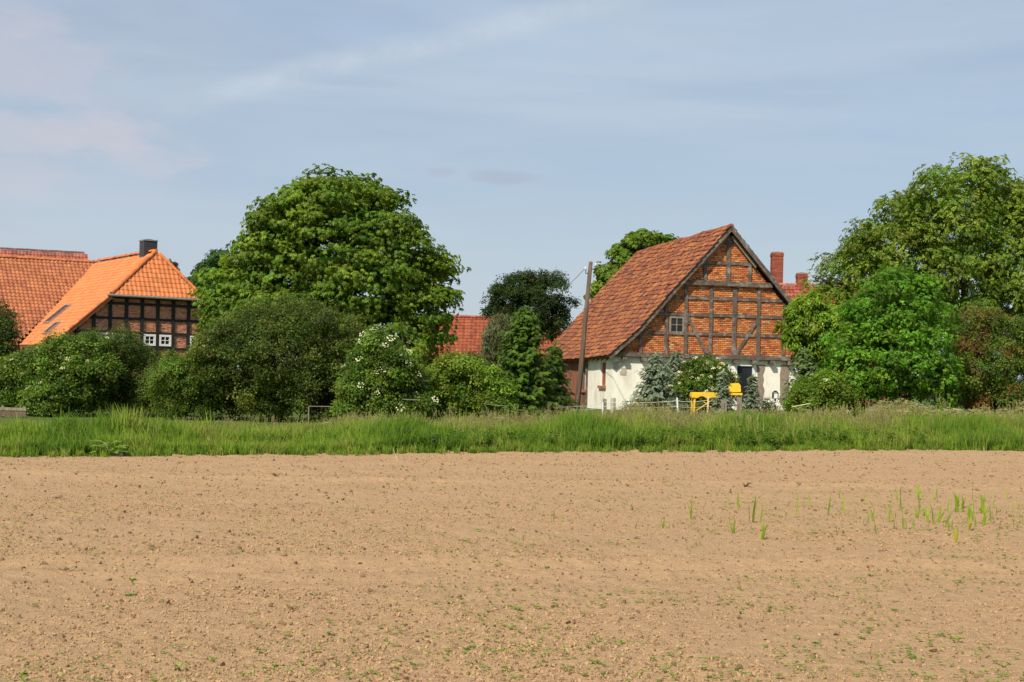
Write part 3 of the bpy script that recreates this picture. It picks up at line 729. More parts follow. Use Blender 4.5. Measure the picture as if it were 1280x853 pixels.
# ================================================================== the farmhouse on the left: orange hipped gable, older wing behind it
HA = math.radians(34); HU = Vector((math.cos(HA), math.sin(HA), 0)); HV = Vector((-math.sin(HA), math.cos(HA), 0))
def make_farmhouse():
    r_hip = 1.3; Dg = 88.0
    kA, dA = ray(195, 315); Ya = Dg + HV.y * r_hip; AP = Vector((kA * Ya, Ya, HC - dA * Ya))
    G = Vector((AP.x - HV.x * r_hip, AP.y - HV.y * r_hip, 0)); zr = AP.z
    g = Upright((G.x, G.y), (HU.x, HU.y))
    ul, zh = g(137, 368.5)
    pitch = (zr - zh) / -ul; half = 6.9; ze = zr - pitch * half
    root = empty('farmhouse', G, HA); W4 = Matrix.Translation(G) @ Matrix.Rotation(HA, 4, 'Z')
    tag(root, 'half-timbered farmhouse with bright orange half-hipped roof and white windows', 'house')
    vT = 13.1; ov = 0.45
    uhr = g(251, 373)[0]; pit = {-1: pitch, 1: (zr - zh) / uhr}; halfr = (zr - ze) / pit[1]     # the right slope is a little steeper
    # --- gable wall
    def zroof(u): return zr - pit[1 if u > 0 else -1] * abs(u) - 0.22
    def under(poly):
        for sgn in (-1, 1): poly = clip(poly, sgn * pit[sgn], 1, zr - 0.22)
        return clip(poly, 0, 1, zh - 0.05)
    step = (g(234.3, 400)[0] - g(136.3, 400)[0]) / 5
    us = [ul + 0.06 + i * step for i in range(-3, 10)]
    zrow = [g(p, q)[1] for p, q in ((195, 381.5), (195, 400), (195, 417.2), (195, 436))]
    zrow = [zh - 0.12] + zrow + [1.0, 0.0]
    bay_win = []
    wz1 = g(185, 418)[1]; wz0 = g(185, 432.3)[1]
    win_bays = [3, 4, 6, 7, 9]
    tb = M['tarred']
    for u in us:
        z1 = min(zroof(u), zh - 0.1)
        if z1 > 0.6 and -half + 0.3 < u < halfr - 0.3: MB().beam((u, 0), (u, z1), 0.2, 0.2, 0.03, rough=0.006).build('post', tb, root)
    for z in zrow[:-1]:
        w, w2 = min(half - 0.2, (zr - 0.22 - z) / pitch), min(halfr - 0.2, (zr - 0.22 - z) / pit[1])
        MB().beam((-w, z), (w2, z), 0.15, 0.18, 0.035, rough=0.004).build('rail', tb, root)
    sd = 300
    for z1, z0 in zip(zrow, zrow[1:]):
        edges = [-half + 0.2] + [u for u in us if u < halfr - 0.3] + [halfr - 0.2]
        for i, (x0, x1) in enumerate(zip(edges, edges[1:])):
            sd += 1
            wn = (i in win_bays) and abs(z1 - zrow[3]) < 1e-6
            if wn:
                window(root, x0 + 0.11, x1 - 0.11, wz0, wz1, -0.07, M['white_paint'], (1, 1), 0.13, 0.1)
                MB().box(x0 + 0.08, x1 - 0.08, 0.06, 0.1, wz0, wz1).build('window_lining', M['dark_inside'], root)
                if wz0 - z0 > 0.25: brick_panel(root, under([(x0, z0), (x1, z0), (x1, wz0), (x0, wz0)]), 0.02, BRICK_DARK, M['dark_mortar'], sd)
            else: brick_panel(root, under([(x0, z0), (x1, z0), (x1, z1), (x0, z1)]), 0.02, BRICK_DARK, M['dark_mortar'], sd)
    core = under([(-half + 0.25, -0.2), (halfr - 0.25, -0.2), (halfr - 0.25, zr), (-half + 0.25, zr)])
    MB().prism(core, 0.14, 0.3).build('gable_wall', M['dark_mortar'], root)
    MB().box(-half + 0.2, -half + 0.5, 0.3, vT - 6, -0.2, ze).box(halfr - 0.5, halfr - 0.2, 0.3, vT + 5, -0.2, ze).build('side_wall', M['red_brick_trim'], root)
    # --- roof: left slope, right slope, hip
    hz = zh; uh = (zr - hz) / pitch
    o45 = 1 / math.hypot(1, pitch)
    ro = MB()
    Lp = [(-half, -ov, ze), (-uh, -ov, hz), (0, r_hip, zr), (0, vT, zr), (-half, vT - half, ze)]
    Rp = [(halfr, -ov, ze), (halfr, vT + 8, ze), (0, vT + 8, zr), (0, r_hip, zr), (uhr, -ov, hz)]
    Hp = [(-uh, -ov, hz), (uhr, -ov, hz), (0, r_hip, zr)]
    for pl in (Lp, Rp, Hp):
        n = (Vector(pl[1]) - Vector(pl[0])).cross(Vector(pl[2]) - Vector(pl[1])).normalized()
        if n.z < 0: n = -n
        top = [Vector(p) for p in pl]; bot = [p - Vector((0, 0, 0.12)) for p in top]
        ro.face(top); ro.face(bot[::-1])
        for p, q, r_, s_ in zip(top, top[1:] + top[:1], bot[1:] + bot[:1], bot): ro.face([p, q, r_, s_])
    roof = ro.build('roof', M['batten'], root)
    tw, tl = 0.235, 0.345
    pal = [(0.590, 0.189, 0.061, 6), (0.565, 0.173, 0.054, 4), (0.614, 0.209, 0.073, 3), (0.508, 0.148, 0.048, 0.6)]
    def tiles(poly3, o, e, s, keep, seed, twx=tw):
        o, e, s = Vector(o), Vector(e).normalized(), Vector(s).normalized(); n = e.cross(s)
        if n.z < 0: n = -n
        p2 = [((Vector(p) - o).dot(e), (Vector(p) - o).dot(s)) for p in poly3]
        lay_tiles(roof, W4, plane_places(o + n * 0.01, e, s, n, p2, twx, tl, seed), twx, tl, M['new_tile'], pal, keep, seed, jitter=0.003, h=0.045, lift=0.032, n=6 if keep else 3)
    tiles(Lp, (-half, 0, ze), (0, -1, 0), (half, 0, zr - ze), 300, 41)
    tiles(Rp, (halfr, 0, ze), (0, 1, 0), (-halfr, 0, zr - ze), 0, 42)
    tiles(Hp, (-uh, -ov, hz), (1, 0, 0), (0, r_hip + ov, zr - hz), 250, 43, 0.285)
    cap = (0.56, 0.165, 0.048)
    cap_row(roof, (-uh - 0.05, -ov, hz + 0.04), (0, r_hip, zr + 0.05), (-0.4, -0.4, 1), 0.13, M['new_tile'], cap, seed=1)
    cap_row(roof, (uhr + 0.05, -ov, hz + 0.04), (0, r_hip, zr + 0.05), (0.4, -0.4, 1), 0.13, M['new_tile'], cap, seed=2)
    cap_row(roof, (0, r_hip, zr + 0.05), (0, vT, zr + 0.05), (0, 0, 1), 0.14, M['new_tile'], cap, seed=3)
    # verge tiles down the left edge, in shade they read dark red
    cap_row(roof, (-half, -ov, ze + 0.02), (-uh, -ov, hz + 0.02), (-0.5, 0, 1), 0.11, M['new_tile'], cap, seed=4)
    cap_row(roof, (halfr, -ov, ze + 0.02), (uhr, -ov, hz + 0.02), (0.5, 0, 1), 0.11, M['new_tile'], cap, seed=5)
    MB().beam((-half, ze - 0.12), (-uh, hz - 0.12), 0.22, 0.04, -ov - 0.03).build('verge_board', M['red_brick_trim'], root)
    MB().beam((halfr, ze - 0.12), (uhr, hz - 0.12), 0.22, 0.04, -ov - 0.03).build('verge_board', M['red_brick_trim'], root)
    MB().tube([(-uh - 0.3, -ov - 0.1, hz - 0.05), (uhr + 0.15, -ov - 0.1, hz - 0.07)], [0.075, 0.075], 10).build('gutter', M['zinc'], root)
    MB().box(-uh, uhr, -ov + 0.02, 0.02, hz - 0.14, hz - 0.11).build('soffit', M['tarred'], root)
    # --- roof windows in the left slope
    def onslope(px, py, lift=0.0):
        kk, dd = ray(px, py); d = Vector((kk, 1, -dd)); c = Vector((0, 0, HC))
        nW = (W4.to_3x3() @ Vector((-pitch, 0, 1))).normalized(); p0 = W4 @ Vector((0, 0, zr))
        t = (p0 - c).dot(nW) / d.dot(nW); q = W4.inverted() @ (c + d * t)
        return q
    for quad in (((81, 383.4), (88.5, 383), (64, 405.3), (57, 405.6)), ((72.5, 404.6), (78, 404.3), (58.5, 419), (53, 419.6))):
        q = [onslope(*p) for p in quad]
        v0 = (q[0].y + q[3].y) / 2; v1 = (q[1].y + q[2].y) / 2; ut = (q[0].x + q[1].x) / 2; ub = (q[2].x + q[3].x) / 2
        if v1 < v0: v0, v1 = v1, v0
        cc = Vector((ub, v0, zr + pitch * ub)); s_ = Vector((ut - ub, 0, pitch * (ut - ub))); Ls = s_.length; s_.normalize()
        e_ = Vector((0, 1, 0)); n_ = Vector((-pitch, 0, 1)).normalized(); Wd = v1 - v0
        def bar(x0, x1, y0, y1, z0, z1, mb): return mb.hexa([cc + e_ * x + s_ * y + n_ * z for x, y, z in
            ((x0, y0, z0), (x1, y0, z0), (x1, y1, z0), (x0, y1, z0), (x0, y0, z1), (x1, y0, z1), (x1, y1, z1), (x0, y1, z1))])
        mb = MB(); f = 0.1
        bar(0, Wd, 0, f, -0.02, 0.16, mb); bar(0, Wd, Ls - f, Ls, -0.02, 0.16, mb); bar(0, f, f, Ls - f, -0.02, 0.158, mb); bar(Wd - f, Wd, f, Ls - f, -0.02, 0.158, mb)
        sk = mb.build('roof_window', M['zinc'], root)
        bar(f, Wd - f, f, Ls - f, 0.1, 0.125, MB()).build('pane', M['glass'], sk)
    # --- chimney clad in slate
    v = 2.7; cw = 0.42
    zc = zr + 0.75
    ch = MB().box(-cw, cw, v - cw, v + cw, zr - 0.6, zc).build('chimney', M['slate'], root)
    MB().box(-cw - 0.05, cw + 0.05, v - cw - 0.05, v + cw + 0.05, zc, zc + 0.07).build('chimney_cap', M['zinc'], ch)
    MB().box(-0.2, 0.2, v - 0.2, v + 0.2, zc + 0.07, zc + 0.12).build('flue', M['black_metal'], ch)
    for i in range(9):       # courses of slates
        z = zr - 0.3 + i * 0.118
        MB().box(-cw - 0.012, cw + 0.012, v - cw - 0.012, v + cw + 0.012, z, z + 0.1).build('slate', M['slate'], ch)
    return G, W4, zr, ze, pitch, half, vT
FG, FW, FZR, FZE, FP, FHALF, FVT = make_farmhouse()

def gable_roof_house(name, label, root_loc, ang, L0, L1, zr, ze, half, tile_mat, pal, seed, keep, tw=0.24, tl=0.31, trim=None, gable_mat=None, cat='house', jitter=0.02, wob=0.01, both=True, cap=(0.4, 0.12, 0.06), valley=None, h=0.05):
    """ridge along local x from L0 to L1 at y=0; the slope facing -y is the one we see"""
    root = empty(name, root_loc, ang); W4 = Matrix.Translation(root_loc) @ Matrix.Rotation(ang, 4, 'Z')
    tag(root, label, cat)
    MB().box(L0 + 0.3, L1 - 0.3, -half + 0.4, half - 0.4, -0.2, ze).build('wall', gable_mat or M['red_brick_trim'], root)
    for x0, x1 in ((L0 + 0.3, L0 + 0.55), (L1 - 0.55, L1 - 0.3)):
        m = MB(); p = [(x0, -half + 0.4, ze + 0.002), (x0, half - 0.4, ze + 0.002), (x0, 0, zr - 0.25)]
        q = [(x1, b, c) for _, b, c in p]; m.face(p); m.face(q[::-1])
        for i in range(3): m.face([p[i], q[i], q[(i + 1) % 3], p[(i + 1) % 3]])
        m.build('gable', gable_mat or M['red_brick_trim'], root)
    m = MB()
    front = [(L0, -half, ze), (L1, -half, ze), (L1, 0, zr), (L0, 0, zr)] if not valley else [(L0, -half, ze), (L1 - valley, -half, ze), (L1, 0, zr), (L0, 0, zr)]
    back = [(L1, half, ze), (L0, half, ze), (L0, 0, zr), (L1, 0, zr)]
    for pl in (front, back):
        top = [Vector(p) for p in pl]; bot = [p - Vector((0, 0, 0.12)) for p in top]
        m.face(top); m.face(bot[::-1])
        for a, b, c, d in zip(top, top[1:] + top[:1], bot[1:] + bot[:1], bot): m.face([a, d, c, b])
    roof = m.build('roof', M['batten'], root)
    for pl, o, e, s, kp in ((front, (L0, -half, ze), (1, 0, 0), (0, half, zr - ze), keep), (back, (L1, half, ze), (-1, 0, 0), (0, -half, zr - ze), 0)):
        if pl is back and not both: continue
        o, e, s = Vector(o), Vector(e), Vector(s).normalized(); n = e.cross(s)
        p2 = [((Vector(p) - o).dot(e), (Vector(p) - o).dot(s)) for p in pl]
        lay_tiles(roof, W4, plane_places(o + n * 0.02, e, s, n, p2, tw, tl, seed, wob), tw, tl, tile_mat, pal, kp, seed, jitter=jitter, h=h, lift=0.04)
    cap_row(roof, (L0, 0, zr + 0.04), (L1, 0, zr + 0.04), (0, 0, 1), 0.14, tile_mat, cap, seed=seed)
    return root, roof

def make_wing():
    # meets the orange slope in a valley; its ridge runs left from there at the same height
    T = FW @ Vector((0, FVT, 0))
    pal = [(0.370, 0.133, 0.059, 6), (0.396, 0.147, 0.065, 4), (0.343, 0.119, 0.055, 3), (0.290, 0.100, 0.050, 0.6)]
    root, roof = gable_roof_house('farmhouse_wing', 'long farmhouse wing under older rust-red pantiles, left of the bright orange roof', Vector((T.x, T.y, 0)), HA - math.radians(5),
                     -19, 0.4, FZR - 0.06, FZE, FHALF, M['tile'], pal, 51, 300, tw=0.27, tl=0.35, valley=FHALF, cap=(0.45, 0.15, 0.065), both=False, h=0.06, jitter=0.012)
make_wing()
def make_back_barn():
    D = 112.0; p = P(109, 318, D); q = P(0, 311, D - 2.5)
    ang = math.atan2(p.y - q.y, p.x - q.x); L = (p - q).length
    pal = [(0.33, 0.10, 0.06, 5), (0.27, 0.085, 0.055, 4), (0.40, 0.14, 0.08, 2), (0.2, 0.07, 0.05, 2)]
    gable_roof_house('rear_barn', 'dark red tiled barn roof showing just above the rust-red wing', Vector((p.x, p.y, 0)), ang, -L - 6, 0.0, p.z, p.z - 6.2, 5.6, M['tile'], pal, 61, 0, tw=0.26, tl=0.33, cat='barn', both=False, cap=(0.2, 0.08, 0.06))
make_back_barn()
def make_middle_house():
    D = 108.0; p = P(700, 400, D); q = P(548, 396.5, D)
    pal = [(0.246, 0.066, 0.032, 5), (0.224, 0.056, 0.028, 4), (0.281, 0.085, 0.041, 2), (0.185, 0.049, 0.028, 1.5)]
    L = (p - q).length
    gable_roof_house('distant_house', 'distant house with plain deep red roof between the big chestnut and the dark tree', Vector((q.x, q.y, 0)), math.atan2(p.y - q.y, p.x - q.x), -1.5, L, p.z, p.z - 3.4, 3.6, M['tile'], pal, 71, 150,
                     tw=0.30, tl=0.36, both=False, cap=(0.36, 0.085, 0.05), jitter=0.004)
make_middle_house()
def make_right_house():
    D = 92.0; p = P(1120, 353, D); q = P(975, 357.5, D)
    pal = [(0.283, 0.071, 0.045, 5), (0.234, 0.061, 0.041, 3), (0.332, 0.106, 0.064, 2)]
    L = (p - q).length; ang = math.atan2(p.y - q.y, p.x - q.x)
    root, roof = gable_roof_house('neighbouring_house', 'red roofed house with brick chimneys behind the right gable edge of the barn', Vector((q.x, q.y, 0)), ang, -2.5, L, q.z, q.z - 4.6, 4.8, M['tile'], pal, 81, 120, both=False, jitter=0.03, wob=0.03, h=0.06)
    W4 = root_m = Matrix.Translation(Vector((q.x, q.y, 0))) @ Matrix.Rotation(ang, 4, 'Z'); inv = W4.inverted()
    def stack(px0, px1, pt, zb, label, seed, y):
        a = inv @ P(px0, pt, D + y); b = inv @ P(px1, pt, D + y); mb = MB(); r = random.Random(seed)
        x0, x1 = a.x, b.x; w = (x1 - x0) / 2; z1 = a.z; n = int((z1 - zb) / 0.08)
        bed = MB().box(x0 + 0.012, x1 - 0.012, y - w + 0.012, y + w - 0.012, zb, z1 - 0.02).build('chimney', M['dark_mortar'], root)
        if label: tag(bed, label)
        for j in range(n):
            z = zb + j * 0.08; ex = 0.03 if j in (n - 2, n - 3) else 0
            cuts = [x0 - ex, x0 + w * (0.5 if j % 2 else 1.0), x0 + w * (1.5 if j % 2 else 2.0) - (0 if j % 2 else 0.0), x1 + ex] if j % 2 else [x0 - ex, x0 + w, x1 + ex]
            for c0, c1 in zip(cuts, cuts[1:]):
                c = r.choice([(0.30, 0.082, 0.05), (0.26, 0.072, 0.046), (0.34, 0.098, 0.058)]); g_ = r.uniform(0.85, 1.12)
                mb.box(c0, c1 - 0.012, y - w - ex, y + w + ex, z, z + 0.066, tuple(q_ * g_ for q_ in c))
        tag(mb.build('brick', M['brick'], bed), kind='stuff')
        MB().box(x0 + w - 0.14, x0 + w + 0.14, y - 0.14, y + 0.14, z1 - 0.05, z1 + 0.01).build('flue', M['black_metal'], bed)
    stack(964.5, 978.5, 315, q.z - 2.5, 'tall slim red brick chimney', 1, 1.0)
    stack(996, 1008.5, 341, q.z - 1.5, 'short brown brick chimney', 2, 0.0)
make_right_house()

# ================================================================== growing things
def quad_leaf(base, d, up, L, w, droop=0.0, fold=0.15):
    """one leaf as a bent, folded four-corner blade"""
    base, d, up = np.array(base, float), np.array(d, float), np.array(up, float)
    d = d / np.linalg.norm(d); sd = np.cross(up, d); sd /= np.linalg.norm(sd); u2 = np.cross(d, sd)
    mid = base + d * L * 0.52 + u2 * fold * w; tip = base + d * L - np.array([0, 0, 1]) * droop * L
    return np.array([base, mid + sd * w / 2, tip, mid - sd * w / 2])
def T_palmate(r):
    q = []
    for a in (-1.9, -1.15, -0.4, 0.35, 1.1, 1.85):
        L = 1.0 - 0.16 * abs(a); q.append(quad_leaf((0, 0, 0), (math.cos(a), math.sin(a), -0.25 + r.uniform(-0.15, 0.15)), (0, 0, 1), L, 0.42, 0.35, 0.1))
    return np.array(q)
def T_pinnate(r, n=3, w=0.30, L=0.52):
    q = []; 
    for i in range(n):
        t = 0.25 + 0.6 * i / n; b = (t, 0, -0.25 * t * t)
        for s in (-1, 1): q.append(quad_leaf(b, (0.55, s * 0.85, -0.35 + r.uniform(-.2, .2)), (0, 0, 1), L * (0.85 + 0.2 * r.random()), w, 0.2))
    q.append(quad_leaf((0.85, 0, -0.2), (1, 0, -0.5), (0, 0, 1), L * 1.15, w * 1.1, 0.2))
    return np.array(q)
def T_twig(r, n=9, L=0.42, w=0.26):
    q = []
    for i in range(n):
        t = (i + 0.5) / n; a = r.uniform(0, 6.28); d = (0.7 * (1 if r.random() < .8 else -1), math.cos(a) * 0.9, math.sin(a) * 0.7)
        k = quad_leaf((t, 0.1 * math.cos(a), 0.1 * math.sin(a)), d, (r.uniform(-.4, .4), r.uniform(-.4, .4), 1), L * r.uniform(.7, 1.2), w * 1.15, 0.15)
        q.append([k[1] * 0.75 + k[0] * 0.25, k[2], k[3] * 0.75 + k[0] * 0.25])      # small leaves: one triangle each
    return np.array(q)
def T_maple(r):
    q = []
    for i in range(4):
        a = r.uniform(-1.6, 1.6); b = (0.6 * r.random(), 0.4 * r.uniform(-1, 1), 0.15 * r.uniform(-1, 1))
        d = np.array((math.cos(a), math.sin(a), -0.35 + r.uniform(-.2, .2))); sd = np.array((-math.sin(a), math.cos(a), 0))
        for k, L, w in ((d, 0.62, 0.5), (d + sd * 0.7, 0.46, 0.34), (d - sd * 0.7, 0.46, 0.34)):
            t = quad_leaf(b, k, (0, 0, 1), L, w, 0.2); q.append([t[1] * 0.7 + t[0] * 0.3, t[2], t[3] * 0.7 + t[0] * 0.3])
    return np.array(q)
def T_spray(r, n=9, droop=0.35):
    """a conifer side twig: needles in brushes either side of a drooping stem"""
    q = [quad_leaf((0, 0, 0), (1, 0, -droop * 0.4), (0, 0, 1), 1.0, 0.10, droop * 0.3)]
    for i in range(n):
        t = 0.05 + 0.9 * i / n
        for s in (-1, 1):
            q.append(quad_leaf((t, 0, -droop * t * t * 0.5), (0.75, s * 0.8, r.uniform(-.2, .45)), (0, 0, 1), 0.36 * (1.15 - 0.6 * t), 0.15, 0.05))
    return np.array(q)
def T_weep(r):
    q = []
    for i in range(8):
        a = r.uniform(0, 6.28); q.append(quad_leaf((0.15 * math.cos(a), 0.15 * math.sin(a), -0.1 * i), (math.cos(a) * 0.5, math.sin(a) * 0.5, -0.9), (0.3, 0.2, 1), 0.5, 0.13, 0.1))
    return np.array(q)

def frames(nrm, rng, spin=True, along=None):
    """rotation matrices whose z is nrm and whose x points outwards/downhill with random turn"""
    n = nrm / np.linalg.norm(nrm, axis=1, keepdims=True)
    a = rng.normal(size=n.shape) if along is None else along + 0.5 * rng.normal(size=n.shape)
    x = a - (a * n).sum(1, keepdims=True) * n; x /= np.linalg.norm(x, axis=1, keepdims=True) + 1e-9
    y = np.cross(n, x)
    return np.stack([x, y, n], 1)                 # rows are the axes

def place_leaves(name, parent, mat, pos, R, size, templates, tint, rng, face_var=0.16):
    ti = rng.integers(0, len(templates), len(pos)); VV, TT = [], []
    for k, T in enumerate(templates):
        m = ti == k
        if not m.any(): continue
        v = np.einsum('qcj,njk->nqck', T, R[m]) * size[m][:, None, None, None] + pos[m][:, None, None, :]
        t = tint[m][:, None, :] * (1 + face_var * rng.normal(size=(m.sum(), T.shape[0], 1)))
        VV.append(v.reshape(-1, 3)); TT.append(np.clip(t, 0.003, 1).reshape(-1, 3))
    V = np.concatenate(VV); Fq = np.arange(len(V)).reshape(-1, templates[0].shape[1])
    return link(name, np_mesh(name, V, Fq, mat, np.concatenate(TT)), parent)

def crown_points(lobes, n, rng, rc, shell=(0.72, 1.06), flat=0.7, up=0.35, ground=None, sub_density=1.0, core=0.14, shoots=0.1):
    """leaf positions on sub-clumps spread over the lobes; returns positions, outward normals, and a per-clump number"""
    C = np.array([l[0] for l in lobes]); Rr = np.array([l[1] for l in lobes]); Rr = np.maximum(Rr - 0.55 * rc, 0.5 * Rr)
    wgt = (Rr.mean(1) ** 2) * np.array([l[2] for l in lobes]); wgt = wgt / wgt.sum()
    nsub = int(sub_density * sum(4 * math.pi * r.mean() ** 2 for r in Rr) / (rc * rc * 1.1)) + 4
    li = rng.choice(len(lobes), nsub, p=wgt)
    d = rng.normal(size=(nsub, 3)); d /= np.linalg.norm(d, axis=1, keepdims=True)
    d[:, 2] = np.where((d[:, 2] < -0.3) & (rng.random(nsub) < 0.5), -d[:, 2], d[:, 2])
    f = rng.uniform(*shell, nsub); shoot = rng.random(nsub) < shoots; f = np.where(shoot, rng.uniform(1.04, 1.16 + shoots * 0.4, nsub) + 0.2 * rc / Rr[li].mean(1), f); sc = C[li] + d * Rr[li] * f[:, None]
    # drop clumps that sit deep inside another lobe
    keep = np.ones(nsub, bool)
    for c, r in zip(C, Rr):
        q = (((sc - c) / r) ** 2).sum(1); keep &= (q > 0.42) | (rng.random(nsub) < core)
    if ground is not None: keep &= sc[:, 2] > ground
    sc, d, shoot = sc[keep], d[keep], shoot[keep]; ns = len(sc)
    rs = rc * rng.uniform(0.6, 1.35, ns) * np.where(shoot, 0.45, 1.0)
    ci = rng.choice(ns, n, p=rs ** 2 / (rs ** 2).sum())
    e = rng.normal(size=(n, 3)); e /= np.linalg.norm(e, axis=1, keepdims=True)
    # leaves gather on the outer, upper side of each clump
    out = d[ci] * 0.7 + np.array([0, 0, up]); flip = ((e * out).sum(1) < -0.25) & (rng.random(n) < 0.75)
    e = np.where(flip[:, None], -e, e)
    rad = rs[ci] * rng.uniform(0.45, 1.08, n) ** 0.7
    wd = 1.2 if flat < 0.45 else 1.0
    p = sc[ci] + e * rad[:, None] * np.array([wd, wd, flat])
    return p, e, d[ci], ci, ns

def limb_tree(parent, base, lobes, r0, rng, mat, spread=0.35, name='trunk', n_limbs=9):
    mb = MB(); top = np.mean([l[0] for l in lobes], 0)
    fork = np.array(base) * 0.55 + np.array([top[0], top[1], top[2]]) * 0.45; fork[2] = base[2] + (top[2] - base[2]) * 0.5
    mid = (np.array(base) + fork) / 2 + rng.normal(size=3) * 0.06
    mb.tube([base, tuple(mid), tuple(fork), tuple(top)], [r0 * 1.25, r0, r0 * 0.75, r0 * 0.3], 9)
    order = rng.permutation(len(lobes))[:n_limbs]
    for k in order:
        c, r, _w = lobes[k]; c = np.array(c); t = rng.uniform(0.35, 1.0); st = np.array(base) + (fork - np.array(base)) * (0.5 + 0.5 * t)
        b = st * 0.45 + c * 0.55 + np.array([0, 0, 0.12 * np.linalg.norm(c - st)]) + rng.normal(size=3) * 0.1
        mb.tube([tuple(st), tuple(b), tuple(c)], [r0 * 0.42, r0 * 0.25, r0 * 0.06], 6)
        for _ in range(3):
            e = c + np.clip(rng.normal(size=3), -1, 1) * np.array(r) * 0.4; mb.tube([tuple(b * 0.4 + c * 0.6), tuple(e)], [r0 * 0.12, r0 * 0.04], 5)
    return mb.build(name, mat, parent)

def px_lobes(spec, D, depth_half, rng, squash=1.0, back=True):
    """spec: (px, py, radius in photo pixels); laid out in depth so the whole is rounded, with a far half behind the near half"""
    out = []; xs = [s[0] for s in spec]; mid = (min(xs) + max(xs)) / 2; hw = (max(xs) - min(xs)) / 2 + 1e-6
    for px, py, r in spec:
        q = math.sqrt(max(0.0, 1 - ((px - mid) / (hw * 1.25)) ** 2))
        o = -depth_half * q * rng.uniform(0.25, 0.75); c = P(px, py, D + o); R = r / F * (D + o)
        out.append((np.array(c), np.array([R, R, R * squash]), 1.0))
        if back:
            o = depth_half * q * rng.uniform(0.25, 0.8); c = P(px + rng.uniform(-8, 8), py + rng.uniform(-2, 6), D + o); R = 0.92 * r / F * D
            out.append((np.array(c), np.array([R, R, R * squash]), 0.45))
    return out

def make_tree(name, label, cat, D, spec, depth_half, n, temps, size, cols, rc=0.6, seed=1, base_px=None, r0=0.2, ground=0.05, flat=0.7, mat='leaf', group=None, trunk='trunk', crown='crown',
              up=0.35, shell=(0.72, 1.06), face_up=0.5, along=None, limbs=9, sub=1.0, squash=1.0, patch=0.22, blossom=None, fv=0.16, clump_colour=False, core=0.14):
    if cat == 'bush': shell, sub, rc, patch = (0.5, 1.17), 0.85, rc * 0.88, patch * 1.25
    rng = np.random.default_rng(seed)
    lobes = px_lobes(spec, D, depth_half, rng, squash)
    mid = np.mean([l[0] for l in lobes], 0)
    bp = P(base_px, 480, D) if base_px else Vector((mid[0], D, 0)); gz = float(ground_z(bp.x, bp.y))
    root = empty(name, (bp.x, bp.y, gz)); tag(root, label, cat, group)
    off = np.array([bp.x, bp.y, gz])
    lobes = [(c - off, r, w) for c, r, w in lobes]
    limb_tree(root, (0, 0, -0.15), lobes, r0, rng, M['bark'], name=trunk, n_limbs=limbs)
    p, e, d, ci, ns = crown_points(lobes, n, rng, rc, shell, flat, up, ground, sub, core, 0.3 if cat == 'bush' else 0.1)
    nrm = e * 0.55 + d * 0.35 + np.array([0, 0, face_up]) + 0.35 * rng.normal(size=e.shape)
    R = frames(nrm, rng, along=(d + e * 0.7) * 0.8 if along is None else np.tile(along, (n, 1)))
    cols = np.array(cols); base = cols[rng.integers(0, len(cols), n)]
    if clump_colour: base = cols[rng.integers(0, len(cols), ns)][ci]
    cv = 1 + patch * rng.normal(size=(ns, 1)); hue = rng.normal(size=(ns, 1)) * 0.10
    tint = base * np.clip(cv[ci], 0.55, 1.6); tint[:, 0:1] *= 1 + hue[ci]
    keep = p[:, 2] > ground; 
    rr = [random.Random(seed * 10 + k) for k in range(5)]
    Ts = [temps(q) for q in rr]
    sz = size * rng.uniform(0.75, 1.2, n)
    cr = place_leaves(crown, root, M[mat], p[keep], R[keep], sz[keep], Ts, np.clip(tint, .004, .9)[keep], rng, fv)
    if blossom:
        nb, bs, col, lo, hi = blossom       # flat flower heads riding on the outside of the crown
        cand = np.where((d[:, 1] < 0.35) & (p[:, 2] > lo) & (p[:, 2] < hi))[0]; k = rng.choice(cand, min(nb, len(cand)), replace=False)
        q = [];
        for _ in range(14):
            a = random.uniform(0, 6.28); rr_ = math.sqrt(random.random()) * 0.8; c = (rr_ * math.cos(a), rr_ * math.sin(a), 0.12 * (1 - rr_) + random.uniform(-.05, .05))
            q.append(quad_leaf((c[0] - .14, c[1], c[2]), (1, random.uniform(-1, 1), 0), (0, 0, 1), 0.34, 0.3, 0.0, 0.1))
        dirn = d[k] * 0.6 + np.array([0, -0.45, 0.75])
        place_leaves('blossom', root, M['petal'], p[k] + d[k] * 0.12 + np.array([0, -0.05, 0.08]), frames(dirn, rng), bs * rng.uniform(.7, 1.25, len(k)), [np.array(q)], np.tile(col, (len(k), 1)), rng, 0.1)
    return root

def G_(*c): return [tuple(x) for x in c]
CHEST = G_((0.135, 0.225, 0.02), (0.16, 0.255, 0.024), (0.11, 0.19, 0.017), (0.185, 0.275, 0.03))
WALNUT = G_((0.145, 0.23, 0.022), (0.18, 0.265, 0.028), (0.12, 0.20, 0.02), (0.215, 0.285, 0.04))
HAWTH = G_((0.088, 0.132, 0.018), (0.108, 0.152, 0.022), (0.066, 0.105, 0.015), (0.135, 0.168, 0.032))
ELDER = G_((0.125, 0.20, 0.028), (0.15, 0.23, 0.03), (0.105, 0.17, 0.022))
LIGHT = G_((0.165, 0.255, 0.026), (0.195, 0.29, 0.032), (0.14, 0.225, 0.024))
DARKG = G_((0.048, 0.08, 0.018), (0.06, 0.095, 0.02), (0.038, 0.066, 0.015))
MAPLE = G_((0.125, 0.275, 0.022), (0.155, 0.31, 0.026), (0.10, 0.23, 0.018))
RED = G_((0.12, 0.19, 0.026), (0.14, 0.21, 0.028), (0.10, 0.165, 0.022), (0.13, 0.20, 0.03), (0.11, 0.175, 0.024), (0.26, 0.12, 0.04), (0.17, 0.15, 0.035))
SILVER = G_((0.15, 0.165, 0.075), (0.12, 0.14, 0.055), (0.17, 0.18, 0.09))

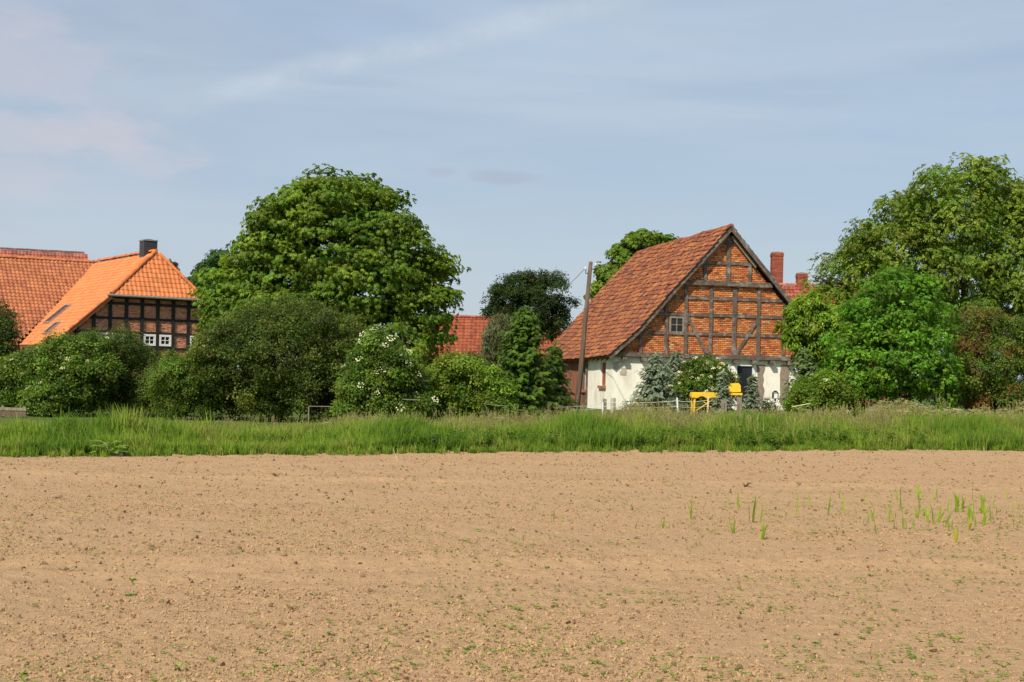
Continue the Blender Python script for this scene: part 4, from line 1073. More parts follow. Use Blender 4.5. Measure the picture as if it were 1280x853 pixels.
# ---- trees standing behind the buildings
make_tree('dark_broadleaf_tree', 'small dark green tree peeping out between the orange roof and the big chestnut', 'tree', 98, [(262, 338, 17), (276, 326, 13), (250, 352, 15), (284, 350, 20), (268, 368, 22), (292, 385, 24)], 2.2, 3200, T_pinnate, 0.34,
          G_((0.05, 0.11, 0.018), (0.06, 0.125, 0.02), (0.04, 0.09, 0.016)), 0.5, 2, 272, 0.16, 2)
make_tree('dark_round_tree', 'dark round-headed tree left of the leaning wooden pole', 'tree', 88, [(655, 362, 24), (632, 372, 20), (690, 362, 20), (704, 380, 14), (675, 352, 14), (622, 395, 16), (660, 385, 26), (690, 393, 20), (640, 405, 18), (668, 412, 18), (616, 380, 10), (692, 412, 16), (706, 400, 12), (640, 425, 18)], 2.6, 6800, lambda r: T_twig(r, 8, .45, .32), 0.34, DARKG, 0.5, 3, 604 + 52, 0.2, 2.6, flat=0.5, sub=0.6, shell=(0.6, 1.2))
make_tree('bright_crown_tree', 'fresh green tree rising behind the ridge of the barn', 'tree', 97, [(795, 308, 20), (775, 322, 18), (818, 305, 16), (760, 340, 16), (832, 304, 11), (800, 330, 26), (772, 350, 22), (752, 362, 13), (806, 298, 12), (745, 372, 12)], 2.6, 6500, T_palmate, 0.21, CHEST, 0.5, 4, 792, 0.22, 3)
# ---- the big chestnut
CH_SPEC = [(412, 252, 46), (385, 268, 46), (440, 256, 44), (358, 285, 48), (462, 270, 44), (345, 312, 44), (475, 305, 54), (415, 305, 62), (325, 330, 42), (505, 325, 48), (365, 345, 58), (450, 355, 64), (532, 345, 38), (298, 358, 40),
           (545, 375, 26), (524, 390, 46), (300, 390, 44), (272, 378, 30), (410, 400, 60), (345, 405, 55), (490, 420, 58), (538, 415, 32), (518, 442, 38), (284, 412, 32), (262, 390, 17), (470, 460, 45), (430, 458, 48), (552, 338, 20), (338, 272, 18), (497, 250, 13), (548, 322, 12)]
make_tree('chestnut_tree', 'huge round horse chestnut with dense bright leaves behind the hedge bushes', 'tree', 72, CH_SPEC, 4.6, 36000, T_palmate, 0.19, CHEST, 0.66, 5, 415, 0.5, 1.2, flat=0.4, limbs=16, sub=1.0, shell=(0.58, 1.12), patch=0.22, core=0.45)
# ---- the walnut at the right
WN_SPEC = [(1208, 245, 46), (1172, 238, 34), (1238, 240, 40), (1150, 272, 40), (1268, 258, 40), (1122, 262, 26), (1195, 290, 52), (1250, 305, 56), (1112, 305, 40), (1080, 298, 24), (1078, 322, 32), (1140, 325, 55), (1056, 345, 30), (1200, 350, 60), (1290, 330, 55), (1092, 355, 45),
           (1040, 372, 24), (1260, 385, 50), (1060, 390, 32), (1140, 385, 50), (1300, 400, 45), (1310, 285, 50), (1335, 340, 55), (1210, 405, 40), (1050, 415, 26), (1022, 352, 14), (1036, 325, 12), (1222, 212, 14)]
make_tree('walnut_tree', 'broad yellow-green walnut towering at the right behind the bright bush', 'tree', 70, WN_SPEC, 4.8, 27000, lambda r: T_pinnate(r, 3, .3, .46), 0.25, WALNUT, 0.58, 6, 1225, 0.45, 1.4, flat=0.6, limbs=16, sub=0.95, shell=(0.56, 1.18), patch=0.2, core=0.3)
# ---- bushes along the farm's edge, left to right
make_tree('dark_bush', 'dark bush cut off by the left edge, beside the orange roof corner', 'bush', 60, [(0, 400, 16), (-14, 420, 30), (4, 428, 16), (-6, 450, 26), (4, 470, 22), (-30, 470, 30), (-8, 492, 24), (14, 402, 8), (16, 416, 8), (-2, 386, 7)], 1.5, 3800, lambda r: T_twig(r), 0.30, G_((0.055, 0.09, 0.018), (0.07, 0.11, 0.02)), 0.4, 7, -6, 0.12, 0.5)
make_tree('elder_bush', 'green elder bush dotted with pale flower heads under the orange roof', 'bush', 50, [(80, 445, 26), (55, 455, 24), (108, 440, 22), (38, 475, 24), (85, 475, 32), (60, 498, 28), (100, 500, 26), (125, 465, 22), (30, 500, 22), (20, 462, 16), (12, 484, 22), (0, 500, 20), (40, 452, 18), (45, 515, 18), (80, 517, 18)], 1.3, 12000, lambda r: T_twig(r, 7, .44, .34), 0.25, ELDER, 0.34, 8, 75, 0.09, 0.25, blossom=(70, 0.11, (0.66, 0.68, 0.36), 0.6, 9), patch=0.28)
make_tree('olive_bush', 'wide olive-green bush in front of the black and brick farmhouse gable', 'bush', 52, [(148, 440, 28), (122, 434, 20), (180, 460, 24), (135, 462, 34), (175, 482, 32), (206, 472, 24), (150, 498, 32), (195, 500, 26), (118, 492, 26), (222, 490, 20), (108, 426, 12), (160, 432, 12), (226, 468, 18), (130, 512, 20), (165, 514, 22), (200, 514, 20), (105, 515, 18)], 1.6, 11000, lambda r: T_twig(r, 9, .38, .24), 0.225, HAWTH, 0.38, 9, 160, 0.1, 0.25, patch=0.28, up=0.2)
make_tree('sprawling_shrub', 'low mid-green shrub below the white farmhouse windows', 'bush', 49, [(212, 458, 16), (224, 468, 22), (240, 462, 18), (235, 485, 22), (205, 485, 18), (240, 505, 20), (215, 505, 18), (198, 472, 12)], 1.0, 5500, lambda r: T_twig(r, 7, .4, .26), 0.21, G_((0.12, 0.19, 0.025), (0.14, 0.215, 0.03), (0.10, 0.165, 0.022)), 0.3, 10, 222, 0.06, 0.2)
make_tree('hawthorn_bush', 'big dark olive hawthorn in front of the chestnut', 'bush', 50, [(340, 408, 36), (380, 405, 34), (305, 420, 34), (415, 418, 34), (275, 442, 34), (350, 440, 50), (400, 450, 46), (300, 465, 40), (440, 440, 30), (260, 475, 28), (340, 485, 42), (395, 490, 40), (290, 498, 32), (440, 475, 34), (258, 500, 20), (366, 392, 16), (325, 390, 14), (460, 432, 18), (435, 500, 28), (264, 450, 20), (250, 472, 22), (242, 494, 22), (285, 512, 22), (330, 514, 24), (375, 514, 24), (415, 514, 22)], 2.4, 21000, lambda r: T_twig(r, 8, .40, .28), 0.25, HAWTH, 0.38, 11, 350, 0.14, 0.2, patch=0.28, up=0.2, limbs=14)
make_tree('flowering_elder', 'elder with white flower plates between the hawthorn and the light green bush', 'bush', 47, [(475, 440, 22), (458, 462, 24), (495, 462, 24), (470, 490, 28), (500, 490, 24), (450, 500, 22), (485, 510, 22), (515, 470, 14), (445, 480, 18), (470, 425, 14), (520, 500, 20), (440, 515, 18), (465, 516, 18), (500, 516, 18)], 1.2, 11000, lambda r: T_twig(r, 7, .44, .34), 0.24, ELDER, 0.32, 12, 478, 0.07, 0.2, blossom=(85, 0.15, (0.78, 0.76, 0.52), 0.4, 9), patch=0.28)
make_tree('thin_twig_bush', 'sparse twiggy bush with tall shoots in front of the chestnut', 'bush', 53, [(505, 455, 18), (520, 440, 12), (500, 430, 8), (525, 470, 16), (512, 490, 18), (534, 488, 14), (510, 418, 5), (506, 403, 4)], 0.9, 2300, lambda r: T_pinnate(r, 3, .2, .4), 0.24, LIGHT, 0.26, 13, 514, 0.05, 0.2)
make_tree('light_green_bush', 'rounded light green bush left of the spruce', 'bush', 49, [(575, 462, 20), (555, 480, 24), (595, 478, 24), (540, 500, 22), (575, 500, 26), (608, 500, 22), (625, 490, 16), (590, 455, 12), (560, 458, 10), (530, 512, 16), (548, 516, 16), (600, 515, 18), (636, 512, 16), (520, 490, 16)], 1.3, 11500, lambda r: T_twig(r, 7, .46, .36), 0.23, LIGHT, 0.34, 14, 575, 0.08, 0.2, patch=0.28)
make_tree('shade_bush', 'dark dense bush between the distant red roof and the spruce', 'bush', 60, [(598, 462, 20), (615, 480, 24), (628, 455, 18), (600, 490, 22), (640, 480, 24), (612, 450, 12)], 1.3, 4200, lambda r: T_twig(r), 0.32, DARKG, 0.4, 15, 615, 0.1, 0.2)
make_tree('silver_leaf_tree', 'drooping silvery olive tree just left of the spruce tip', 'tree', 57, [(628, 408, 12), (620, 425, 16), (636, 428, 15), (612, 445, 16), (630, 448, 18), (606, 462, 12), (640, 405, 8), (622, 396, 7), (632, 396, 6)], 0.9, 2600, T_weep, 0.34, SILVER, 0.36, 16, 622, 0.09, 0.8, flat=1.0, face_up=1.4)
make_tree('maple_bush', 'vivid green leafy maple bush in front of the walnut', 'bush', 50, [(1118, 358, 28), (1095, 378, 30), (1145, 372, 30), (1075, 405, 32), (1165, 395, 28), (1120, 410, 52), (1168, 425, 30), (1062, 435, 30), (1110, 450, 50), (1160, 460, 34), (1075, 470, 34), (1125, 485, 40), (1170, 490, 28), (1070, 498, 26), (1180, 465, 18), (1048, 455, 18), (1130, 345, 14)], 2.3, 19000, T_maple, 0.15, MAPLE, 0.42, 17, 1118, 0.13, 0.2, patch=0.3, limbs=14)
make_tree('ash_sapling', 'feathery yellow-green young ash covering the right corner of the barn gable', 'tree', 56, [(998, 395, 16), (1012, 382, 14), (1015, 405, 20), (1035, 400, 18), (1002, 418, 16), (1022, 428, 20), (992, 432, 11), (1042, 425, 18), (1012, 442, 13), (1038, 448, 16), (990, 408, 9)], 1.3, 3300, lambda r: T_pinnate(r, 4, .18, .4), 0.33, G_((0.19, 0.31, 0.027), (0.22, 0.34, 0.032), (0.16, 0.28, 0.022)), 0.36, 18, 1025, 0.07, 1.3)
make_tree('copper_shrub', 'green shrub flushed with copper-red leaves under the walnut at the right edge', 'bush', 52, [(1215, 400, 20), (1235, 412, 24), (1210, 430, 24), (1262, 420, 24), (1245, 448, 32), (1285, 440, 28), (1215, 465, 28), (1270, 478, 32), (1225, 492, 26), (1255, 500, 26), (1295, 495, 26), (1200, 490, 18), (1228, 388, 10), (1290, 410, 14)], 1.8, 11000, lambda r: T_twig(r, 8, .38, .26), 0.25, RED, 0.36, 19, 1245, 0.1, 0.2, patch=0.22, clump_colour=True)
make_tree('barn_elder', 'round elder covered in cream flowers before the barn wall', 'bush', 57, [(882, 462, 14), (866, 472, 16), (895, 472, 17), (856, 488, 16), (880, 488, 20), (905, 486, 15), (870, 456, 9), (890, 453, 8), (915, 478, 9), (900, 500, 14), (868, 502, 14)], 0.9, 6000, lambda r: T_twig(r, 7, .44, .34), 0.23, ELDER, 0.28, 20, 884, 0.06, 0.2, blossom=(150, 0.13, (0.80, 0.77, 0.46), 0.3, 9), patch=0.25)
make_tree('low_green_shrub', 'low pale green shrub at the foot of the maple bush, right of the barn', 'bush', 49, [(1010, 490, 16), (1035, 482, 18), (1055, 492, 18), (1022, 505, 18), (1045, 508, 20), (1000, 505, 12), (1065, 478, 14)], 0.9, 5500, lambda r: T_twig(r, 7, .44, .34), 0.23, LIGHT, 0.28, 21, 1032, 0.05, 0.2, blossom=(16, 0.08, (0.70, 0.66, 0.5), 0.2, 9))

# ---- conifers
def make_conifer(name, label, D, px, top_py, half_px, seed, cols, tips, n_whorl, size, base_frac=0.0, group=None, droop=0.25, lean=0.0, density=1.0, power=1.0, low=0.15):
    rng = np.random.default_rng(seed)
    t = P(px, top_py, D); gz = float(ground_z(t.x, D)); H = t.z - gz; R0 = half_px / F * D
    root = empty(name, (t.x, D, gz)); tag(root, label, 'tree', group)
    mb = MB(); mb.tube([(0, 0, -0.1), (0, 0, H * 0.5), (lean, 0, H * 0.99)], [0.035 * H ** 0.8 + 0.03, 0.02 * H ** 0.8 + .02, 0.008], 7)
    pos, nr, al, sz, tn = [], [], [], [], []; cols = np.array(cols)
    z = low * H * 0.6
    w = 0
    while z < H * 0.985:
        q = z / H; R = R0 * (1 - q) ** power * rng.uniform(0.86, 1.12) + 0.05
        nb = max(4, int((7 + 5 * (1 - q)) * density))
        a0 = rng.uniform(0, 6.28)
        for b in range(nb):
            a = a0 + 6.283 * b / nb + rng.normal() * 0.14; Lb = R * rng.uniform(0.72, 1.12); dirn = np.array([math.cos(a), math.sin(a), 0])
            tilt = 0.45 * q - droop * (1 - q) + rng.normal() * 0.06
            zb = z + rng.normal() * 0.04 * H / 6
            e = np.array([lean * q, 0, zb]) + dirn * Lb + np.array([0, 0, tilt * Lb])
            if Lb > 0.35: mb.tube([(lean * q, 0, zb), tuple(e)], [0.012 + 0.006 * Lb, 0.004], 4)
            m = max(2, int(Lb / (size * 0.34)))
            for i in range(m):
                f = (i + 0.6) / m
                if f < 0.18 and R > 0.5: continue
                c = np.array([lean * q, 0, zb]) * (1 - f) + e * f + np.array([0, 0, -droop * 0.5 * Lb * f * (1 - f)])
                for s_ in ((-1, 1) if f < 0.95 else (0,)):
                    av = dirn * (0.75 + (s_ == 0)) + np.array([-dirn[1], dirn[0], 0]) * s_ * 0.75 + np.array([0, 0, -droop * 0.6 + 0.25 * q])
                    pos.append(c + rng.normal(size=3) * 0.03); al.append(av + rng.normal(size=3) * 0.12); nr.append(np.array([0, 0, 1.0]) + rng.normal(size=3) * 0.25 + dirn * 0.6)
                    sz.append(size * (0.8 + 0.35 * (1 - f)) * rng.uniform(0.8, 1.15)); 
                    cc = cols[rng.integers(0, len(cols))]; mixf = np.clip((f - 0.6) * 1.6, 0, 1) * rng.uniform(0.3, 1)
                    tn.append(cc * (1 - mixf) + np.array(tips) * mixf)
        z += H / n_whorl * (1.15 - 0.45 * q) * rng.uniform(0.8, 1.2); w += 1
    for i in range(4):       # leader
        pos.append(np.array([lean, 0, H * (0.93 + 0.015 * i)])); al.append(np.array([rng.normal() * .3, rng.normal() * .3, 1.0])); nr.append(np.array([rng.normal(), rng.normal(), 0.1])); sz.append(size * 0.8); tn.append(np.array(tips))
    mb.build('trunk', M['bark'], root)
    pos, nr, al, sz, tn = map(np.array, (pos, nr, al, sz, tn))
    n = nr / np.linalg.norm(nr, axis=1, keepdims=True); x = al - (al * n).sum(1, keepdims=True) * n; x /= np.linalg.norm(x, axis=1, keepdims=True)
    Rm = np.stack([x, np.cross(n, x), n], 1)
    rr = [random.Random(seed + k) for k in range(4)]
    place_leaves('crown', root, M['needle'], pos, Rm, sz, [T_spray(q) for q in rr], np.clip(tn, .005, .9), rng, 0.12)
    return root
SPR = G_((0.085, 0.17, 0.023), (0.105, 0.195, 0.026), (0.065, 0.14, 0.02)); SPT = (0.21, 0.33, 0.04)
BLU = G_((0.24, 0.295, 0.19), (0.275, 0.33, 0.22), (0.19, 0.245, 0.15)); BLT = (0.44, 0.50, 0.36)
make_conifer('spruce_tree', 'pointed fresh green spruce just left of the leaning wooden pole', 50, 656, 385, 64, 31, G_((0.11, 0.205, 0.026), (0.13, 0.235, 0.03), (0.085, 0.17, 0.022)), (0.21, 0.32, 0.04), 30, 0.20, droop=0.22, power=0.72)
make_conifer('young_spruce', 'smaller green spruce squeezed between the tall spruce and the leaning pole', 52, 694, 430, 36, 32, SPR, SPT, 12, 0.26, droop=0.25)
make_conifer('blue_spruce', 'tallest blue spruce with bare spiky leader before the white barn wall', 54, 820, 443, 40, 33, BLU, BLT, 15, 0.22, droop=0.12, power=0.75)
make_conifer('blue_spruce', 'slender blue spruce right behind the spiky-topped one at the barn wall', 57, 845, 441, 28, 34, BLU, BLT, 18, 0.21, droop=0.12, power=0.8)
make_conifer('blue_spruce', 'small blue spruce in front of the dark barn window', 55.2, 941, 470, 14, 35, BLU, BLT, 10, 0.19, droop=0.12)
make_conifer('blue_spruce', 'little blue spruce between the yellow covered table and the yellow chair', 53.5, 904, 464, 18, 36, BLU, BLT, 11, 0.19, droop=0.12)
make_conifer('blue_spruce', 'blue-green spruce at the right end of the white barn wall', 53, 1006, 436, 36, 37, G_((0.16, 0.24, 0.075), (0.19, 0.27, 0.09)), (0.30, 0.40, 0.15), 16, 0.20, droop=0.15, power=0.75)
make_conifer('cypress_tree', 'brownish cypress tip showing above the right hip of the orange roof', 120, 214, 326, 26, 38, G_((0.10, 0.085, 0.05), (0.08, 0.08, 0.045)), (0.13, 0.11, 0.06), 14, 0.6, droop=-0.5, power=0.55)

# ================================================================== grass, weeds, crumbs of soil (nobody could count these)
def scatter_group():
    ng = bpy.data.node_groups.new('scatter', 'GeometryNodeTree')
    ng.interface.new_socket('Geometry', in_out='INPUT', socket_type='NodeSocketGeometry')
    ng.interface.new_socket('Pieces', in_out='INPUT', socket_type='NodeSocketCollection')
    ng.interface.new_socket('Geometry', in_out='OUTPUT', socket_type='NodeSocketGeometry')
    N = ng.nodes; L = ng.links
    gi = N.new('NodeGroupInput'); go = N.new('NodeGroupOutput'); ip = N.new('GeometryNodeInstanceOnPoints'); ci = N.new('GeometryNodeCollectionInfo')
    ci.inputs['Separate Children'].default_value = True; ci.inputs['Reset Children'].default_value = True
    L.new(gi.outputs['Pieces'], ci.inputs[0]); L.new(gi.outputs['Geometry'], ip.inputs['Points']); L.new(ci.outputs[0], ip.inputs['Instance'])
    ip.inputs['Pick Instance'].default_value = True
    for nm, ty, sk in (('piece', 'INT', 'Instance Index'), ('turn', 'FLOAT_VECTOR', 'Rotation'), ('size', 'FLOAT_VECTOR', 'Scale')):
        na = N.new('GeometryNodeInputNamedAttribute'); na.data_type = ty; na.inputs['Name'].default_value = nm; L.new(na.outputs[0], ip.inputs[sk])
    L.new(ip.outputs[0], go.inputs[0])
    return ng
NG = scatter_group()
def scatter(name, label, cat, pts, turn, size, piece, meshes, parent=None):
    me = bpy.data.meshes.new(name); n = len(pts); me.vertices.add(n); me.vertices.foreach_set('co', np.asarray(pts, np.float32).ravel())
    a = me.attributes.new('piece', 'INT', 'POINT'); a.data.foreach_set('value', np.asarray(piece, np.int32))
    a = me.attributes.new('turn', 'FLOAT_VECTOR', 'POINT'); a.data.foreach_set('vector', np.asarray(turn, np.float32).ravel())
    a = me.attributes.new('size', 'FLOAT_VECTOR', 'POINT'); a.data.foreach_set('vector', np.asarray(size, np.float32).ravel())
    me.update()
    c = bpy.data.collections.new(name + '_pieces')
    for i, m in enumerate(meshes): c.objects.link(bpy.data.objects.new('%s_%03d' % (name, i), m))
    o = link(name, me, parent); md = o.modifiers.new('scatter', 'NODES'); md.node_group = NG
    sid = [i.identifier for i in NG.interface.items_tree if i.name == 'Pieces'][0]; md[sid] = c
    return tag(o, label, cat, kind='stuff')

def blade_tuft(rng, n, spread, hue, lean=0.35, width=0.011, head=None, head_n=0, curve=0.5):
    """a tuft one metre tall when unscaled"""
    V, Fq, T = [], [], []
    for i in range(n):
        a = rng.uniform(0, 6.283); r = spread * math.sqrt(rng.random()); b = np.array([r * math.cos(a), r * math.sin(a), -0.03])
        H = rng.uniform(0.45, 1.0); a2 = rng.uniform(0, 6.283); ln = lean * rng.random() * H; d = np.array([math.cos(a2), math.sin(a2), 0])
        sd = np.array([-d[1], d[0], 0]); w = width * rng.uniform(0.7, 1.5)
        if rng.random() < 0.5: sd = np.array([math.cos(a2 + 0.8), math.sin(a2 + 0.8), 0])
        p1 = b + np.array([0, 0, H * 0.55]) + d * ln * 0.3; p2 = b + np.array([0, 0, H * (1 - curve * rng.random() * 0.35)]) + d * ln
        k = len(V); V += [b - sd * w, b + sd * w, p1 + sd * w * 0.85, p1 - sd * w * 0.85, p2 + sd * w * 0.15, p2 - sd * w * 0.15]
        Fq += [(k, k + 1, k + 2, k + 3), (k + 3, k + 2, k + 4, k + 5)]
        c = np.array(hue[rng.integers(0, len(hue))]) * rng.uniform(0.75, 1.25); T += [c, c]
        if head is not None and i < head_n:      # a loose seed head on a stalk
            tip = b + np.array([0, 0, rng.uniform(1.0, 1.3)]) + d * ln * 1.2; k = len(V); w2 = 0.0035
            V += [p1 - sd * w2, p1 + sd * w2, tip + sd * w2, tip - sd * w2]; Fq.append((k, k + 1, k + 2, k + 3)); T.append(np.array(head) * 0.8)
            for q in range(7):
                f = 0.78 + 0.22 * q / 7; c0 = p1 * (1 - f) + tip * f; o = rng.normal(size=3) * np.array([0.022, 0.022, 0.01]); e = c0 + o + np.array([0, 0, 0.05])
                k = len(V); s2 = np.array([rng.normal(), rng.normal(), 0]); s2 /= np.linalg.norm(s2) + 1e-6; s2 *= 0.009
                V += [c0, (c0 + e) / 2 + s2, e, (c0 + e) / 2 - s2]; Fq.append((k, k + 1, k + 2, k + 3)); T.append(np.array(head) * rng.uniform(0.7, 1.3))
    return np_mesh('tuft', np.array(V), np.array(Fq), M['grass'], np.array(T))
def leafy_weed(rng, n, hue, H=1.0, L=0.3, w=0.12, mat='leaf', flower=None, nf=0):
    q, T = [], []
    for i in range(n):
        t = (i + 0.5) / n; a = i * 2.4 + rng.uniform(-.3, .3)
        q.append(quad_leaf((0.04 * rng.normal(), 0.04 * rng.normal(), t * H * 0.9), (math.cos(a), math.sin(a), 0.5), (0, 0, 1), L * rng.uniform(.7, 1.2) * (1.2 - 0.6 * t), w, 0.35)); T.append(np.array(hue[rng.integers(0, len(hue))]) * rng.uniform(.8, 1.2))
    for s in (0, 1.57): q.append(quad_leaf((0, 0, 0), (0.02, 0.02, 1), (math.cos(s), math.sin(s), 0), H, 0.018, 0)); T.append(np.array(hue[0]))
    for i in range(nf):
        c = np.array([0.12 * rng.normal(), 0.12 * rng.normal(), H * (0.95 + 0.1 * rng.random())])
        for k in range(3): q.append(quad_leaf(c + rng.normal(size=3) * np.array([.04, .04, .01]) - np.array([0.04, 0, 0]), (1, rng.normal(), 0), (0, 0, 1), 0.09, 0.08, 0)); T.append(np.array(flower))
    q = np.array(q); V = q.reshape(-1, 3)
    return np_mesh('weed', V, np.arange(len(V)).reshape(-1, 4), M[mat], np.array(T))

def make_grass():
    rng = np.random.default_rng(101)
    def top(x, y): return grass_top(x) * (0.66 + 0.5 * vnoise(np.asarray(x) * 0.55, np.asarray(y) * 0.4, 38) + 0.28 * vnoise(np.asarray(x) * 1.7, np.asarray(y) * 1.3, 39))
    fresh = [(0.195, 0.31, 0.025), (0.23, 0.345, 0.03), (0.165, 0.275, 0.021)]
    lush = [(0.125, 0.235, 0.018), (0.145, 0.26, 0.02), (0.165, 0.275, 0.022)]
    pale = [(0.27, 0.335, 0.045), (0.31, 0.35, 0.07), (0.235, 0.31, 0.038)]
    dry = [(0.26, 0.25, 0.07), (0.29, 0.26, 0.10), (0.20, 0.22, 0.05)]
    ms = [blade_tuft(rng, 34, 0.16, fresh) for _ in range(3)] + [blade_tuft(rng, 34, 0.16, lush) for _ in range(3)] + [blade_tuft(rng, 28, 0.16, pale) for _ in range(3)]
    # the bank of lush grass
    n = 34000; u = rng.uniform(-34, 44, n * 2); dd = 13.0 * rng.random(n * 2) ** 1.35 + 0.02
    y = edge_y(u) + dd; ok = (np.abs(u / y) < 0.47) & (y > 12); u, y, dd = u[ok][:n], y[ok][:n], dd[ok][:n]
    wobble = 0.7 * (vnoise(u * 0.6, y * 0.0 + 3, 31) - 0.5) + 0.5 * (vnoise(u * 3.1, u * 0, 32) - 0.5); y = y + wobble * np.exp(-dd)
    patch = vnoise(u * 0.45, y * 0.4, 33); fine = vnoise(u * 1.6, y * 1.6, 34)
    h = (0.42 + 0.34 * smooth(0, 2.2, dd)) * (0.68 + 0.75 * patch * (0.5 + fine)); h *= (1 + 0.2 * rng.normal(size=len(u)).clip(-2, 2)) * (0.72 + 0.56 * vnoise(u * 1.1, y * 0.9, 36))
    h = np.clip(h * (0.78 + 0.14 * smooth(-4, 4, u)) * (0.8 + 0.42 * vnoise(u * 0.75, y * 0.5, 46)) * np.where(rng.random(len(u)) < 0.04, 1.35, 1.0), 0.15, 1.1)
    lim = (top(u, y) - ground_z(u, y)) * (0.6 + 0.75 * fine * (0.6 + 0.6 * vnoise(u * 0.9, y * 0.7, 37))); lim = np.where(dd > 3, lim * (1 - 0.35 * smooth(3, 10, dd)), 9.0); h = np.minimum(h, np.maximum(lim, 0.16))
    kind = np.where(patch > 0.56, 3, np.where(fine > 0.60, 6, 0)); kind = np.where((dd > 4.5) & (rng.random(len(u)) < 0.55), 6, kind); kind = np.where((u > 3) & (rng.random(len(u)) < 0.25), 6, kind)
    pc = kind + rng.integers(0, 3, len(u))
    m = 1500; ue = rng.uniform(-18, 26, m); de = rng.uniform(-0.55, 0.35, m) * (0.3 + vnoise(ue * 0.9, ue * 0, 44)) * 1.3; he = rng.uniform(0.08, 0.26, m)
    u = np.concatenate([u, ue]); y = np.concatenate([y, edge_y(ue) + de]); dd = np.concatenate([dd, de]); h = np.concatenate([h, he]); pc = np.concatenate([pc, rng.integers(0, 9, m)])
    z = np.where(dd < 1.6, -0.05, ground_z(u, y)); z = np.where(dd < 0.3, 0.0, z)
    scatter('verge_grass', 'dense green grass bank between the bare field and the farm', 'grass', np.stack([u, y, z], 1), np.stack([rng.normal(size=len(u)) * .06, rng.normal(size=len(u)) * .06, rng.uniform(0, 6.28, len(u))], 1),
            np.stack([h ** .5 * 1.1, h ** .5 * 1.1, h], 1), pc, ms)
    # taller flowering grass towards the fence
    heads = [(0.37, 0.33, 0.14), (0.34, 0.25, 0.12), (0.42, 0.39, 0.17), (0.31, 0.32, 0.09)]
    ms = [blade_tuft(rng, 14, 0.2, pale + dry[:1], head=hd, head_n=9, lean=0.3) for hd in heads] + [blade_tuft(rng, 16, 0.2, fresh + pale, head=heads[3], head_n=6, lean=0.3) for _ in range(2)]
    n = 6500; u = rng.uniform(-34, 46, n * 3); dd = rng.uniform(0.8, 12, n * 3); y = edge_y(u) + dd
    pr = (0.12 + 0.88 * smooth(1.5, 5.0, dd)) * (0.25 + 1.1 * smooth(0.35, 0.7, vnoise(u * 0.3, y * 0.5, 41))) * (0.35 + 0.65 * smooth(-6, 5, u)) * (1 - 0.45 * smooth(8, 14, u))
    ok = (np.abs(u / y) < 0.46) & (rng.random(n * 3) < pr) & (y > 12); u, y, dd = u[ok][:n], y[ok][:n], dd[ok][:n]
    h = (top(u, y) - ground_z(u, y)) * rng.uniform(0.55, 1.05, len(u)) * (0.75 + 0.45 * vnoise(u * 0.5, y * 0.5, 42)) * (1 - 0.25 * smooth(5, 12, dd))
    scatter('seeding_grass', 'tall pale grass in seed along the back of the green bank', 'grass', np.stack([u, y, ground_z(u, y)], 1), np.stack([rng.normal(size=len(u)) * .1, rng.normal(size=len(u)) * .1, rng.uniform(0, 6.28, len(u))], 1),
            np.stack([h ** .5, h ** .5, h], 1), rng.integers(0, len(ms), len(u)), ms)
    # broad-leaved weeds in the bank
    hue = [(0.075, 0.165, 0.022), (0.10, 0.20, 0.026), (0.14, 0.24, 0.035)]
    ms = [leafy_weed(rng, 16, hue) for _ in range(3)] + [leafy_weed(rng, 12, hue, L=0.22, w=0.16) for _ in range(2)] + [leafy_weed(rng, 9, hue, L=0.2, w=0.06, flower=(0.62, 0.6, 0.5), nf=6) for _ in range(2)]
    n = 4600; u = rng.uniform(-30, 40, n * 4); dd = 10 * rng.random(n * 4) ** 1.2 + 0.1; y = edge_y(u) + dd
    ok = (np.abs(u / y) < 0.45) & (vnoise(u * 0.7, y * 0.7, 51) > 0.46) & (y > 12); u, y, dd = u[ok][:n], y[ok][:n], dd[ok][:n]
    pc = rng.integers(0, 5, len(u)); umb = ((u > 9.5) & (dd > 4) & (rng.random(len(u)) < 0.28)) | ((dd > 3) & (rng.random(len(u)) < 0.012)); pc = np.where(umb, 5 + (rng.random(len(u)) < .5), pc)
    h = np.where(umb, top(u, y) * rng.uniform(0.75, 1.0, len(u)), np.minimum(rng.uniform(0.3, 0.7, len(u)), grass_top(u) * 0.85)); zz = np.where(dd < 1.6, -0.05, ground_z(u, y))
    scatter('verge_weeds', 'leafy weeds and cow parsley mixed into the grass bank', 'weeds', np.stack([u, y, zz], 1), np.stack([0 * u, 0 * u, rng.uniform(0, 6.28, len(u))], 1), np.stack([h, h, h], 1), pc, ms)
make_grass()

